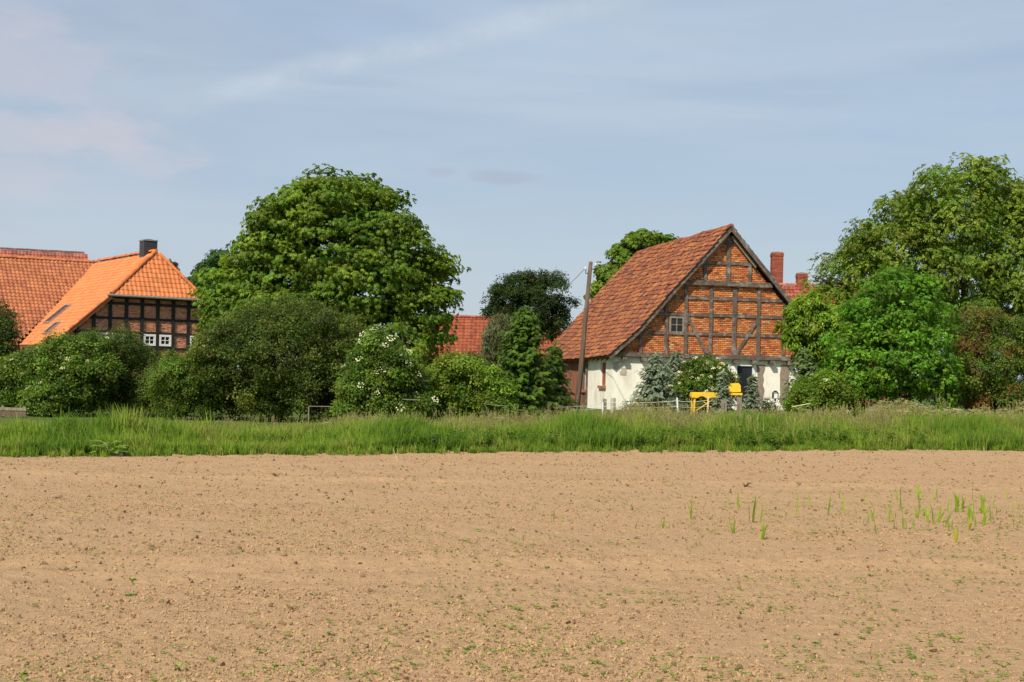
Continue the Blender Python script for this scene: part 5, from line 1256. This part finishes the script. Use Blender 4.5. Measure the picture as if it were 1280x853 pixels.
def make_soil_crumbs():
    rng = np.random.default_rng(202); ms = []
    for k in range(7):
        import bmesh
        bm = bmesh.new(); bmesh.ops.create_icosphere(bm, subdivisions=1, radius=1.0)
        for v in bm.verts:
            p = v.co.copy(); g = 1 + 0.30 * math.sin(3.1 * p.x + k) * math.cos(2.7 * p.y + 2 * k) + 0.18 * math.sin(5 * p.z + 7 * p.x + k) + random.uniform(-.1, .1)
            v.co = Vector((p.x * g, p.y * g, p.z * g * 0.72))
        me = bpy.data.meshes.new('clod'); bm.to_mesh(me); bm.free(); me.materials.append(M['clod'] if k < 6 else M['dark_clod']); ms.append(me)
    n = 420000
    y = 5.8 + 30 * rng.random(n) ** 1.35; x = rng.uniform(-1, 1, n) * (y * 0.42 + 1.5)
    ok = y < edge_y(x) - 0.15; x, y = x[ok], y[ok]
    dens = 0.30 + 0.7 * smooth(0.35, 0.7, vnoise(x * 0.5, y * 1.1, 61)); ok = rng.random(len(x)) < dens; x, y = x[ok], y[ok]
    s = np.minimum(0.0030 * (1 - rng.random(len(x))) ** -0.40, 0.0125) * (0.75 + 0.5 * vnoise(x * 0.4, y * 0.8, 62))
    z = soil_relief(x, y) + s * 0.25
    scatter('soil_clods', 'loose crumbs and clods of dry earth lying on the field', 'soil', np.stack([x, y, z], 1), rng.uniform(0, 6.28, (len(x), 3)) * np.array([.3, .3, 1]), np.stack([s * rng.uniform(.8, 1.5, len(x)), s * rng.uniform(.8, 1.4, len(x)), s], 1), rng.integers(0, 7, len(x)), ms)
    n2 = 11000; y = 5.8 + 34 * rng.random(n2) ** 1.2; x = rng.uniform(-1, 1, n2) * (y * 0.42 + 1.5); ok = y < edge_y(x) - 0.3; x, y = x[ok], y[ok]; s = np.minimum(0.0055 * (1 - rng.random(len(x))) ** -0.4, 0.02) * (0.8 + 0.02 * y)  # sparser second scatter using only the crumb with the darker colour
    scatter('dark_soil_crumbs', 'darker crumbs of earth scattered over the dry field', 'soil', np.stack([x, y, soil_relief(x, y) + s * 0.3], 1), rng.uniform(0, 6.28, (len(x), 3)) * np.array([.3, .3, 1]), np.stack([s * rng.uniform(.8, 1.7, len(x)), s, s * .8], 1), np.zeros(len(x), int), [ms[6]])
    # germinating weeds, thicker towards us
    hue = [(0.22, 0.34, 0.07), (0.27, 0.38, 0.08), (0.17, 0.28, 0.06), (0.32, 0.40, 0.13)]
    def seedling(r, m):
        q, T = [], []
        for i in range(m):
            a = i * 2.4 + r.uniform(-.4, .4); q.append(quad_leaf((0, 0, 0.15 * r.random()), (math.cos(a), math.sin(a), r.uniform(0.2, 0.9)), (0, 0, 1), r.uniform(.7, 1.2), 0.5, 0.2)); T.append(np.array(hue[r.integers(0, 4)]) * r.uniform(.8, 1.2))
        V = np.array(q).reshape(-1, 3); return np_mesh('seedling', V, np.arange(len(V)).reshape(-1, 4), M['leaf'], np.array(T))
    ms = [seedling(rng, m) for m in (3, 4, 5, 6, 7)]
    n = 6000; y = 6.5 + 19 * rng.random(n * 4) ** 1.5; x = rng.uniform(-1, 1, n * 4) * (y * 0.40 + 1)
    ok = (vnoise(x * 0.8, y * 0.9, 71) + 0.5 * vnoise(x * 2.6, y * 2.6, 72) > 0.76) & (y < edge_y(x) - 1) & (rng.random(n * 4) < 0.45 + 0.55 * smooth(-3, 3, x)); x, y = x[ok][:n], y[ok][:n]
    s = rng.uniform(0.011, 0.030, len(x)) * np.where(rng.random(len(x)) < 0.05, 1.7, 1.0)
    scatter('weed_seedlings', 'tiny green weed seedlings sprinkled over the bare soil', 'seedlings', np.stack([x, y, soil_relief(x, y) + 0.010], 1), np.stack([0 * x, 0 * x, rng.uniform(0, 6.28, len(x))], 1), np.stack([s, s, s], 1), rng.integers(0, 5, len(x)), ms)
make_soil_crumbs()

# ================================================================== small things in the field
def field_point(px, py):
    p = on_ground(px, py); p.z = float(soil_relief(np.array([p.x]), np.array([p.y]))[0]); return p
def make_sprouts():
    rng = np.random.default_rng(303)
    def sprout_mesh(nb, yellow=0.0, dark=False):
        V, Fq, T = [], [], []
        for i in range(nb):
            a = rng.uniform(0, 6.28); ln = rng.uniform(0.1, 0.45) * (1 if i else 0.3); H = rng.uniform(0.6, 1.0) if i else 1.0; d = np.array([math.cos(a), math.sin(a) * 0.5, 0]); b = np.array([rng.normal() * .05, rng.normal() * .05, -0.05])
            sd = np.array([1.0, rng.uniform(-.6, .6), 0]); sd /= np.linalg.norm(sd); w = (0.062 if nb == 1 else 0.05) * rng.uniform(.75, 1.25)
            ring = [(0, 0.55), (0.3, 1.0), (0.65, 0.85), (0.9, 0.4), (1.0, 0.05)]; k = len(V)
            for t, ww in ring:
                c = b + np.array([0, 0, H * t]) + d * ln * t * t; fold = np.array([-sd[1], sd[0], 0]) * w * 0.5 * ww
                V += [c - sd * w * ww, c + fold, c + sd * w * ww]
            for j in range(4):
                o = k + j * 3; Fq += [(o, o + 1, o + 4, o + 3), (o + 1, o + 2, o + 5, o + 4)]
                c = np.array((0.29, 0.41, 0.04)) * rng.uniform(.85, 1.15); 
                if dark: c = np.array((0.17, 0.27, 0.03))
                yl = yellow * (1 - j / 4) + 0.25 * (rng.random() < 0.3); c = c * (1 - yl) + np.array((0.50, 0.47, 0.05)) * yl; T += [c, c]
        return np_mesh('leaf_blade', np.array(V), np.array(Fq), M['leaf'], np.array(T), True)
    kinds = {'one': [sprout_mesh(1) for _ in range(4)], 'few': [sprout_mesh(n) for n in (3, 4, 4)], 'dark': [sprout_mesh(1, dark=True) for _ in range(2)], 'tuft': [sprout_mesh(n) for n in (6, 7)], 'yellow': [sprout_mesh(4, 0.9), sprout_mesh(3, 0.7)]}
    lab = {'one': 'single upright green leaf sticking out of the bare soil', 'few': 'small bunch of upright green leaves sprouting from the bare soil', 'dark': 'single dark green upright leaf in the bare soil', 'tuft': 'fuller tuft of upright green leaves in the bare soil at the right'}
    S = [(692, 655, 14, 'few'), (701, 655, 10, 'one'), (794, 664, 9, 'dark'), (829, 662, 12, 'few'), (837, 663, 6, 'dark'), (865, 649, 22, 'few'), (870, 640, 12, 'one'), (881, 632, 9, 'one'), (924, 640, 18, 'one'), (906, 640, 11, 'one'), (917, 669, 16, 'few'),
         (941, 654, 27, 'few'), (949, 655, 19, 'one'), (953, 678, 21, 'tuft'), (995, 647, 22, 'one'), (1004, 635, 10, 'one'), (1013, 632, 16, 'one'), (1038, 645, 20, 'dark'), (1051, 643, 20, 'one'), (1067, 655, 11, 'one'), (1078, 660, 8, 'dark'), (1084, 657, 10, 'few'),
         (1091, 654, 14, 'few'), (1097, 672, 14, 'dark'), (1111, 656, 21, 'one'), (1118, 663, 13, 'few'), (1115, 626, 9, 'one'), (1128, 663, 18, 'few'), (1132, 664, 11, 'dark'), (1146, 650, 16, 'few'), (1148, 626, 16, 'few'), (1160, 655, 13, 'few'), (1168, 656, 17, 'dark'), (1173, 656, 18, 'few'), (1163, 635, 10, 'one'), (1175, 627, 17, 'dark'), (1166, 624, 10, 'one'),
         (1184, 640, 14, 'one'), (1182, 663, 16, 'dark'), (1197, 640, 21, 'tuft'), (1203, 634, 16, 'tuft'), (1195, 680, 21, 'yellow'), (1210, 667, 20, 'yellow'), (1218, 663, 11, 'dark'), (1210, 652, 18, 'dark'), (1217, 645, 17, 'one'), (1230, 659, 24, 'few'), (1229, 640, 21, 'tuft'), (1241, 636, 10, 'one'), (1247, 646, 10, 'dark'), (1244, 624, 6, 'one'), (1266, 637, 9, 'one'), (1272, 637, 9, 'few'), (1279, 659, 12, 'one')]
    for _ in range(34):
        S.append((1045 + 232 * rng.random() ** 0.8, 622 + 45 * rng.random(), rng.uniform(7, 15), ('one', 'few', 'few', 'dark')[rng.integers(0, 4)]))
    own = {692: 'leftmost sprout bunch in the bare field, well apart from the rest', 701: 'single leaf just right of the leftmost sprout bunch', 794: 'lone stubby dark leaf between the leftmost sprout bunch and the next pair',
           829: 'short sprout bunch paired with a stubby dark leaf, below the blue spruces', 837: 'stubby dark leaf paired with the short sprout bunch below the blue spruces', 865: 'tall sprout bunch standing below the yellow table', 870: 'single leaf right behind the tall bunch below the yellow table',
           881: 'small single leaf farther back right of the tall bunch below the yellow table', 924: 'single upright leaf behind the tallest isolated bunch below the dark barn window', 906: 'thin single leaf left of the upright leaf below the dark barn window', 917: 'low sprout bunch left of the frontmost middle tuft',
           941: 'tallest isolated sprout bunch, below the dark barn window', 949: 'single leaf touching the right side of the tallest isolated sprout bunch', 953: 'full sprout tuft in front of the tallest isolated bunch', 995: 'tall single leaf below the right end of the barn', 1004: 'short single leaf behind the tall leaf below the right end of the barn',
           1013: 'single leaf right of the short one below the right end of the barn', 1038: 'dark single leaf at the left border of the sprout cluster', 1097: 'dark single leaf low in front of the middle of the sprout cluster', 1279: 'single sprout leaf cut by the right picture edge'}
    for px, py, h, kd in S:
        p = field_point(px, py); D = p.y; o = link('sprout', kinds[kd][rng.integers(0, len(kinds[kd]))]); o.location = p; H = h / F * D * 1.35; o.scale = (max(H, 0.12) * 0.95, max(H, .12) * 0.95, H); o.rotation_euler = (rng.normal() * .08, rng.normal() * .12, rng.uniform(0, 6.28))
        if kd == 'yellow': tag(o, 'sprout with yellow leaf base, frontmost of the right-hand cluster' if px == 1195 else 'spreading sprout tuft with yellow base behind the frontmost yellow one', 'sprout', 'leaf sprouts standing in the bare field')
        elif px in own: tag(o, own[px], 'sprout', 'leaf sprouts standing in the bare field')
        else: tag(o, lab[kd], 'sprout', {'one': 'single green leaf sprouts', 'few': 'bunched green leaf sprouts', 'dark': 'dark green leaf sprouts', 'tuft': 'full leaf sprout tufts'}[kd])
    # rosettes of weeds big enough to point at
    hue = [(0.15, 0.28, 0.05), (0.19, 0.32, 0.06), (0.13, 0.24, 0.075)]
    ms = []
    for m in (9, 12, 15):
        q, T = [], []
        for i in range(m):
            a = i * 2.4; q.append(quad_leaf((0.1 * rng.normal(), 0.1 * rng.normal(), 0.1), (math.cos(a), math.sin(a), rng.uniform(.1, .7)), (0, 0, 1), rng.uniform(.6, 1.1), 0.42, 0.25)); T.append(np.array(hue[rng.integers(0, 3)]) * rng.uniform(.8, 1.2))
        V = np.array(q).reshape(-1, 3); ms.append(np_mesh('rosette', V, np.arange(len(V)).reshape(-1, 4), M['leaf'], np.array(T)))
    for px, py, r in ((592, 806, 9), (583, 814, 7), (163, 742, 10), (391, 743, 7), (246, 667, 6), (191, 688, 5), (80, 702, 5), (281, 735, 5), (132, 758, 8), (272, 813, 6), (480, 734, 5), (1044, 746, 7), (923, 746, 6), (1018, 806, 7), (842, 760, 5), (1118, 752, 7), (1020, 668, 4)):
        p = field_point(px, py); o = link('weed', ms[rng.integers(0, 3)]); s = r / F * p.y; o.location = p; o.scale = (s, s, s * 0.8); o.rotation_euler = (0, 0, rng.uniform(0, 6.28))
        if px == 592: tag(o, 'largest leafy weed lying in the front of the bare field', 'weed', 'low weed rosettes in the field')
        elif px == 163: tag(o, 'broad flat weed in the left part of the bare field', 'weed', 'low weed rosettes in the field')
        else: tag(o, {583: 'small weed touching the front left of the largest leafy weed', 391: 'weed rosette alone in the middle left of the field', 246: 'farthest small weed rosette, in the left part of the field', 191: 'small weed rosette between the farthest one and the left edge', 80: 'weed rosette nearest the left edge of the field',
                281: 'tiny weed rosette between the broad flat weed and the middle left one', 132: 'small weed rosette just in front of the broad flat weed', 272: 'weed rosette at the bottom left, closest to the picture bottom', 480: 'weed rosette in the centre of the field behind the largest weed', 1044: 'weed rosette in front of the sprout cluster, beside a second one on its right',
                923: 'weed rosette in front of the isolated sprouts', 1018: 'weed rosette at the bottom right of the field', 842: 'small weed rosette halfway between the largest weed and the sprout cluster', 1118: 'weed rosette right of the one in front of the sprout cluster', 1020: 'tiny weed rosette right at the left foot of the sprout cluster'}[px], 'weed', 'low weed rosettes in the field')
make_sprouts()

M['dead'] = material('dead_plant', (0.22, 0.13, 0.07), rough=0.9, var=0.3, scale=6)
def make_field_edge_things():
    rng = np.random.default_rng(404)
    # broad-leaved dock
    p = Vector((0, 0, 0)); p = on_ground(138, 569.5); p.y -= 0.1
    dock = empty('dock_plant', (p.x, p.y, -0.04)); tag(dock, 'broad-leaved dock with big pale leaves in front of the grass at left', 'plant')
    for i in range(11):
        a = -0.2 + i * 0.62; L = rng.uniform(0.36, 0.58); d = Vector((math.cos(a), math.sin(a) * 0.7 - 0.25, 0.55)); mb = MB(); sd = Vector((-d.y, d.x, 0)).normalized(); prev = None
        for t, w in ((0, 0.008), (0.25, 0.012), (0.4, 0.07), (0.65, 0.085), (0.88, 0.045), (1, 0.004)):
            c = Vector((0, 0, 0.05 + 0.3 * (i % 3) * 0.3)) + d * L * t + Vector((0, 0, -0.28 * t * t + 0.12 * t)); ring = (c - sd * w, c + Vector((0, 0, -w * 0.3)), c + sd * w)
            if prev: mb.face([prev[0], prev[1], ring[1], ring[0]], (0.22, 0.33, 0.09)); mb.face([prev[1], prev[2], ring[2], ring[1]], (0.19, 0.30, 0.08))
            prev = ring
        mb.build('leaf', M['leaf'], dock, smooth_=True)
    # stone at the edge
    import bmesh
    q = on_ground(152, 570); bm = bmesh.new(); bmesh.ops.create_icosphere(bm, subdivisions=3, radius=0.055)
    for v in bm.verts: v.co *= 1 + 0.16 * math.sin(31 * v.co.x + 1) * math.cos(27 * v.co.y) + random.uniform(-.03, .03)
    me = bpy.data.meshes.new('stone'); bm.to_mesh(me); bm.free(); me.materials.append(M['stone']); st = link('stone', me); st.location = (q.x, q.y - 0.1, 0.02); tag(st, 'brownish stone at the field edge beside the dock', 'stone')
    # thistles
    for px, py, lb in ((541, 566, 'ragged thistle at the field edge below the light green bush'), (1153, 563, 'leafy thistle at the field edge below the maple bush'), (935, 562, 'dark leafy weed at the field edge below the barn')):
        q = on_ground(px, py); o = link('thistle', leafy_weed(rng, 22, [(0.06, 0.13, 0.04), (0.09, 0.17, 0.06)], 1.0, 0.36, 0.13)); o.location = (q.x, q.y + 0.1, -0.05); o.scale = (0.55, 0.55, 0.5); tag(o, lb, 'plant')
    # straw stalk
    a, b = field_point(497, 578), None; mb = MB(); mb.tube([(0, 0, 0), (-0.05, 0.02, 0.12), (-0.1, 0.02, 0.25)], [0.007, 0.006, 0.004], 5)
    s = mb.build('straw_stalk', M['straw']); s.location = a; tag(s, 'pale dry straw stalk leaning in the soil near the grass', 'straw')
    # dead tufts
    for px, py, sc, lb in ((931, 611, 0.16, 'dark dried-up plant stump in the soil above the sprouts'), (345, 597, 0.13, 'brown dead tuft in the left part of the field near the grass'), (72, 624, 0.1, 'small dark dead tuft at the left of the field')):
        q = field_point(px, py); mb = MB(); r = random.Random(px)
        for i in range(12):
            a = r.uniform(0, 6.28); l = r.uniform(.5, 1.0); mb.tube([(0, 0, -0.1), (math.cos(a) * l * 0.5, math.sin(a) * l * 0.5, l * 0.4), (math.cos(a) * l, math.sin(a) * l, l * r.uniform(.3, .7))], [0.06, 0.05, 0.02], 4)
        o = mb.build('dead_tuft', M['dead']); o.location = q; o.scale = (sc, sc, sc); tag(o, lb, 'dead plant')
make_field_edge_things()

# ================================================================== pole, fence, garden things
def make_pole():
    D = 57.0; t = P(738.5, 328, D); b = P(719.5, 520, D); b.z = min(b.z, float(ground_z(b.x, D))) - 0.3
    root = empty('utility_pole', (b.x, b.y, b.z + 0.3)); tag(root, 'tall leaning wooden utility pole left of the barn', 'utility pole')
    o = Vector((b.x, b.y, b.z + 0.3)); d = t - b
    MB().tube([b - o, b + d * 0.33 - o + Vector((0.015, 0, 0)), b + d * 0.66 - o, t - o], [0.115, 0.105, 0.092, 0.078], 14).build('shaft', M['pole'], root, smooth_=True)
    MB().tube([t - o, t - o + d.normalized() * 0.05], [0.08, 0.03], 14).build('cap', M['post'], root)
    e = t - o
    def hook(sx, dz, nm):
        m = MB(); m.tube([e + Vector((0, -0.02, dz)), e + Vector((sx * 0.20, -0.02, dz)), e + Vector((sx * 0.20, -0.02, dz + 0.12))], [0.018, 0.018, 0.016], 6); h = m.build('bracket', M['black_metal'], root)
        c = e + Vector((sx * 0.20, -0.02, dz + 0.12)); MB().tube([c, c + Vector((0, 0, 0.03)), c + Vector((0, 0, 0.10)), c + Vector((0, 0, 0.14))], [0.03, 0.05, 0.042, 0.02], 10).build('insulator', M['porcelain'], h, smooth_=True)
        return o + c + Vector((0, 0, 0.1))
    pr = hook(1, -0.28, 'r'); pl = hook(-1, -0.45, 'l')
    # a band of old timber spliced on the left side near the top
    MB().hexa([e + Vector(v) for v in ((-0.15, -0.06, -1.1), (-0.07, -0.06, -1.1), (-0.07, 0.06, -1.1), (-0.15, 0.06, -1.1), (-0.11, -0.06, -0.36), (-0.05, -0.06, -0.36), (-0.05, 0.06, -0.36), (-0.11, 0.06, -0.36))]).build('batten', M['pole'], root)
    def wire(a, b_, sagv, label):
        m = MB(); pts = [a + (b_ - a) * (i / 14) - Vector((0, 0, sagv * 4 * (i / 14) * (1 - i / 14))) for i in range(15)]
        w = m.tube(pts, [0.011] * 15, 5).build('overhead_wire', M['wire']); tag(w, label, 'wire', 'overhead wires on the leaning pole')
    wire(pl, P(640, 392, 100), 0.6, 'overhead wire running from the leaning pole left into the dark tree')
    wire(pr, P(985, 362, 92.5), 0.5, 'overhead wire running from the leaning pole right across the barn roof')
make_pole()

def make_fence():
    def post(px, py_top, D, w, label, mat, nm='fence_post', lean=0.0, rd=False, d=None, zb=-0.15):
        t = P(px, py_top, D); gz = float(ground_z(t.x, D)); H = t.z - gz
        if rd: mb = MB().tube([(0, 0, zb), (lean * 0.5, 0, H * 0.5), (lean, 0, H - 0.02), (lean, 0, H)], [w / 2, w / 2, w / 2 * 0.95, w / 2 * 0.7], 10)
        else:
            hw, hd = w / 2, (d or w) / 2; mb = MB().hexa([(-hw, -hd, zb), (hw, -hd, zb), (hw, hd, zb), (-hw, hd, zb), (lean - hw * .95, -hd, H), (lean + hw * .95, -hd, H - 0.03), (lean + hw * .95, hd, H - 0.02), (lean - hw * .95, hd, H + 0.01)])
        o = mb.build(nm, M[mat]); o.location = (t.x, D, gz); tag(o, label, 'fence post', 'posts of the low wire fence'); return Vector((t.x + lean, D, t.z))
    a = post(756, 498.5, 52, 0.14, 'squared grey fence post nearest the right side of the leaning pole', 'post')
    a2 = post(753.5, 503, 51.6, 0.05, 'thin pale stake touching the squared grey post', 'white_tape')
    b = post(766.5, 497.5, 54, 0.2, 'round grey-topped stone post at the barn corner', 'grey_render', rd=True)
    c = post(848.5, 497, 50, 0.055, 'thin white plastic fence stake before the blue spruces', 'white_tape', 'fence_stake', -0.06)
    d = post(884.5, 495, 50.5, 0.06, 'thin yellowish wooden stake below the yellow table', 'straw', 'fence_stake', 0.02)
    e = post(905, 500.5, 52, 0.2, 'short wide grey wooden post right of the yellow table', 'post', d=0.16)
    f = post(923.5, 496, 53, 0.13, 'slim weathered post in front of the dark barn window', 'post')
    g = post(1090, 508.5, 46, 0.2, 'short pale post in the grass before the maple bush', 'post', d=0.18)
    h = post(1032, 494.5, 51, 0.12, 'brown post half hidden by the low green shrub', 'pole')
    i = post(386, 508, 47, 0.035, 'thin grey stake under the hawthorn', 'post', 'fence_stake')
    def strand(pts, label, rad=0.0075, mat='white_tape', sag=0.05):
        m = MB(); q = []
        for p, r in zip(pts, pts[1:]):
            for k in range(6): q.append(p + (r - p) * (k / 6) - Vector((0, 0, sag * 4 * (k / 6) * (1 - k / 6))))
        q.append(pts[-1]); w = m.tube(q, [rad] * len(q), 5).build('fence_wire', M[mat]); tag(w, label, 'fence wire', 'wires of the low fence')
    strand([P(605, 505, 46.6), P(660, 506.5, 49), P(722, 508, 51), a + Vector((0, -0.08, -0.12)), c - Vector((0, 0, 0.12)), d - Vector((0, 0, 0.15)), e + Vector((0, -0.1, -0.1)), f + Vector((0, -0.08, -0.25))], 'pale upper fence strand running from the spruce to the barn window')
    strand([P(640, 512, 48), P(722, 512.5, 50.8), a + Vector((0, -0.09, -0.28)), c - Vector((0, 0, 0.32)), d - Vector((0, 0, 0.36)), e + Vector((0, -0.11, -0.3))], 'pale lower fence strand in the grass below the barn', 0.006)
    strand([i, P(414, 508.5, 46.5)], 'short grey fence bar under the hawthorn', 0.011, 'post', sag=0.0)
    strand([P(503, 499.5, 45.5), P(525, 500.5, 45.5)], 'short pale rail end right of the flowering elder', 0.014, 'post', sag=0.0)
    strand([P(990, 509, 46.5), P(1013, 504.5, 46.5)], 'pale slanting stick in the grass right of the barn wall', 0.016, 'straw', sag=0.0)
    strand([P(478, 475.5, 46), P(526, 477, 46.4)], 'brown horizontal branch showing through the twiggy bush', 0.025, 'pole', sag=0.02)
    # boards at the far left
    D = 47; L0, L1 = P(-30, 508.5, D), P(33, 508, D); gz = float(ground_z(L0.x, D)); root = empty('plank_fence', (L0.x, D, gz)); tag(root, 'low dark plank fence at the left edge under the elder', 'fence')
    w = L1.x - L0.x; zt = L0.z - gz
    for k, (z0, z1) in enumerate(((zt - 0.10, zt + 0.0), (zt - 0.30, zt - 0.125))):
        MB().box(0, w, -0.03, 0.0, z0, z1).build('plank', M['post' if k == 0 else 'pole'], root)
    for x in (0.1, w * 0.5, w - 0.12): MB().box(x, x + 0.09, 0.002, 0.09, -0.1, zt + 0.04).build('post', M['post'], root)
make_fence()

def make_garden_things():
    # table under a yellow cloth
    D = 55.0; a, b = P(864, 490.5, D), P(900, 489.5, D); gz = float(ground_z(a.x, D)); w = b.x - a.x; H = a.z - gz
    root = empty('garden_table', ((a.x + b.x) / 2, D, gz)); tag(root, 'yellow cloth-covered garden table in front of the flowering elder', 'table')
    V, Fq = [], []; nx, ny = 24, 14
    for j in range(ny + 1):
        for i in range(nx + 1):
            u, v = i / nx, j / ny; x = (u - 0.5) * (w + 0.3); y = (v - 0.5) * 1.15; ex = max(abs(x) - w / 2, 0) + max(abs(y) - 0.42, 0)
            V.append((x - math.copysign(max(abs(x) - w / 2, 0) * 0.8, x), y - math.copysign(max(abs(y) - 0.42, 0) * 0.85, y), H + 0.012 * math.sin(7 * x) * math.cos(5 * y) - ex * (1.2 + 0.25 * math.sin(14 * x + 9 * y))))
    for j in range(ny):
        for i in range(nx): k = j * (nx + 1) + i; Fq.append((k, k + 1, k + nx + 2, k + nx + 1))
    cl = link('tablecloth', np_mesh('tablecloth', np.array(V), np.array(Fq), M['yellow_cloth'], None, True)); cl.location = root.location
    tag(cl, 'bright yellow cloth draped over the garden table', 'tablecloth')
    MB().box(-w / 2, w / 2, -0.42, 0.42, H - 0.05, H - 0.02).build('tabletop', M['yellow_paint'], root)
    for sx in (-1, 1):
        for sy in (-1, 1): MB().beam((sx * (w / 2 - 0.06), -0.02), (sx * (w / 2 - 0.10), H - 0.05), 0.075, 0.075, sy * 0.36).build('leg', M['yellow_paint'], root)
        MB().beam((-w / 2 + 0.1, 0.15 if sx < 0 else H - 0.1), (w / 2 - 0.1, H - 0.1 if sx < 0 else 0.15), 0.04, 0.04, sx * 0.05 - 0.3).build('brace', M['yellow_paint'], root)
    # chair with a yellow throw
    D2 = 55.6; c0, c1 = P(911.5, 479.5, D2), P(927.5, 480, D2); gz = float(ground_z(c0.x, D2)); w = (c1.x - c0.x) * 0.95; Hb = c0.z - gz
    ch = empty('garden_chair', ((c0.x + c1.x) / 2, D2, gz)); tag(ch, 'yellow garden chair with padded back beside the small blue spruce', 'chair')
    sh = Hb - 0.36
    m = MB(); n = 8
    prev = None
    for i in range(n + 1):
        t = i / n; y = 0.18 + 0.14 * t; z = sh + 0.02 + (Hb - sh - 0.02) * t; q = w / 2 * (1 - 0.35 * max(0, t - 0.6) ** 2 * 6); ring = [(-q, y - 0.05, z), (q, y - 0.05 + 0.01 * math.sin(5 * t), z + 0.02), (q, y + 0.04, z + 0.02), (-q, y + 0.04, z)]
        if prev:
            for k in range(4): m.face([prev[k], prev[(k + 1) % 4], ring[(k + 1) % 4], ring[k]])
        else: m.face(ring[::-1])
        prev = ring
    m.face(prev); m.build('backrest', M['yellow_cloth'], ch)
    MB().hexa([(-w / 2, -0.3, sh - 0.09), (w / 2, -0.3, sh - 0.09), (w / 2, 0.13, sh - 0.09), (-w / 2, 0.13, sh - 0.09), (-w / 2 + .02, -0.28, sh), (w / 2 - .02, -0.28, sh), (w / 2 - .02, 0.12, sh - .01), (-w / 2 + .02, 0.12, sh - .01)]).build('seat', M['yellow_cloth'], ch)
    for sx in (-1, 1):
        MB().beam((sx * (w / 2 - .03), 0), (sx * (w / 2 - .05), sh - 0.09), 0.045, 0.045, -0.25).build('leg', M['post'], ch)
        MB().beam((sx * (w / 2 - .03), 0), (sx * (w / 2 - .05), sh - 0.09), 0.045, 0.045, 0.1).build('leg', M['post'], ch)
    # lantern at the wall
    D3 = 64.6; l0 = P(969, 499, D3); gz = float(ground_z(l0.x, D3)); la = empty('lantern', (l0.x, D3, l0.z)); tag(la, 'small black lantern on a stand against the white barn wall', 'lantern')
    s = 0.11; h = P(969, 489.5, D3).z - l0.z
    MB().box(-s, s, -s, s, 0, 0.03).build('base', M['black_metal'], la)
    for sx in (-1, 1):
        for sy in (-1, 1): MB().box(sx * s - 0.016, sx * s + 0.016, sy * s - 0.016, sy * s + 0.016, 0.031, h - 0.06).build('bar', M['black_metal'], la)
    MB().hexa([(-s * 1.15, -s * 1.15, h - 0.059), (s * 1.15, -s * 1.15, h - 0.059), (s * 1.15, s * 1.15, h - 0.059), (-s * 1.15, s * 1.15, h - 0.059), (-.04, -.04, h + 0.04), (.04, -.04, h + .04), (.04, .04, h + .04), (-.04, .04, h + .04)]).build('lid', M['black_metal'], la)
    MB().box(-s * .8, s * .8, -s * .8, s * .8, 0.031, h - 0.08).build('pane', M['white_paint'], la)
    MB().tube([(0, 0, -(l0.z - gz) - 0.1), (0, 0, 0)], [0.05, 0.04], 8).build('stand', M['black_metal'], la)
    # white flowers below the window
    rng = np.random.default_rng(505)
    for px, py, lb in ((938, 499, 'low clump of white flowers below the dark barn window'), (962, 502, 'small clump of white flowers below the black lantern')):
        D4 = 56; q = P(px, py, D4); gz = float(ground_z(q.x, D4)); root = empty('flower_clump', (q.x, D4, gz)); tag(root, lb, 'flowers')
        n = 60; pos = rng.normal(size=(n, 3)) * np.array([.22, .14, .1]) + np.array([0, 0, (q.z - gz) * 0.72]); 
        place_leaves('foliage', root, M['leaf'], np.concatenate([pos * np.array([1, 1, 1]), pos * np.array([1, 1, 0.5])]), frames(rng.normal(size=(2 * n, 3)) + np.array([0, 0, 1]), rng), np.full(2 * n, 0.2), [T_twig(random.Random(3))], np.tile((0.08, 0.15, 0.03), (2 * n, 1)), rng)
        k = 16; pos = rng.normal(size=(k, 3)) * np.array([.2, .12, .05]) + np.array([0, -0.12, (q.z - gz) * 0.95]); T = np.array([quad_leaf((0, 0, 0), (math.cos(a), math.sin(a), .2), (0, 0, 1), 1, .8, .1) for a in np.arange(5) * 1.257])
        place_leaves('blossom', root, M['petal'], pos, frames(rng.normal(size=(k, 3)) * .4 + np.array([0, -.7, .7]), rng), np.full(k, 0.05), [T], np.tile((0.78, 0.77, 0.74), (k, 1)), rng, .03)
make_garden_things()
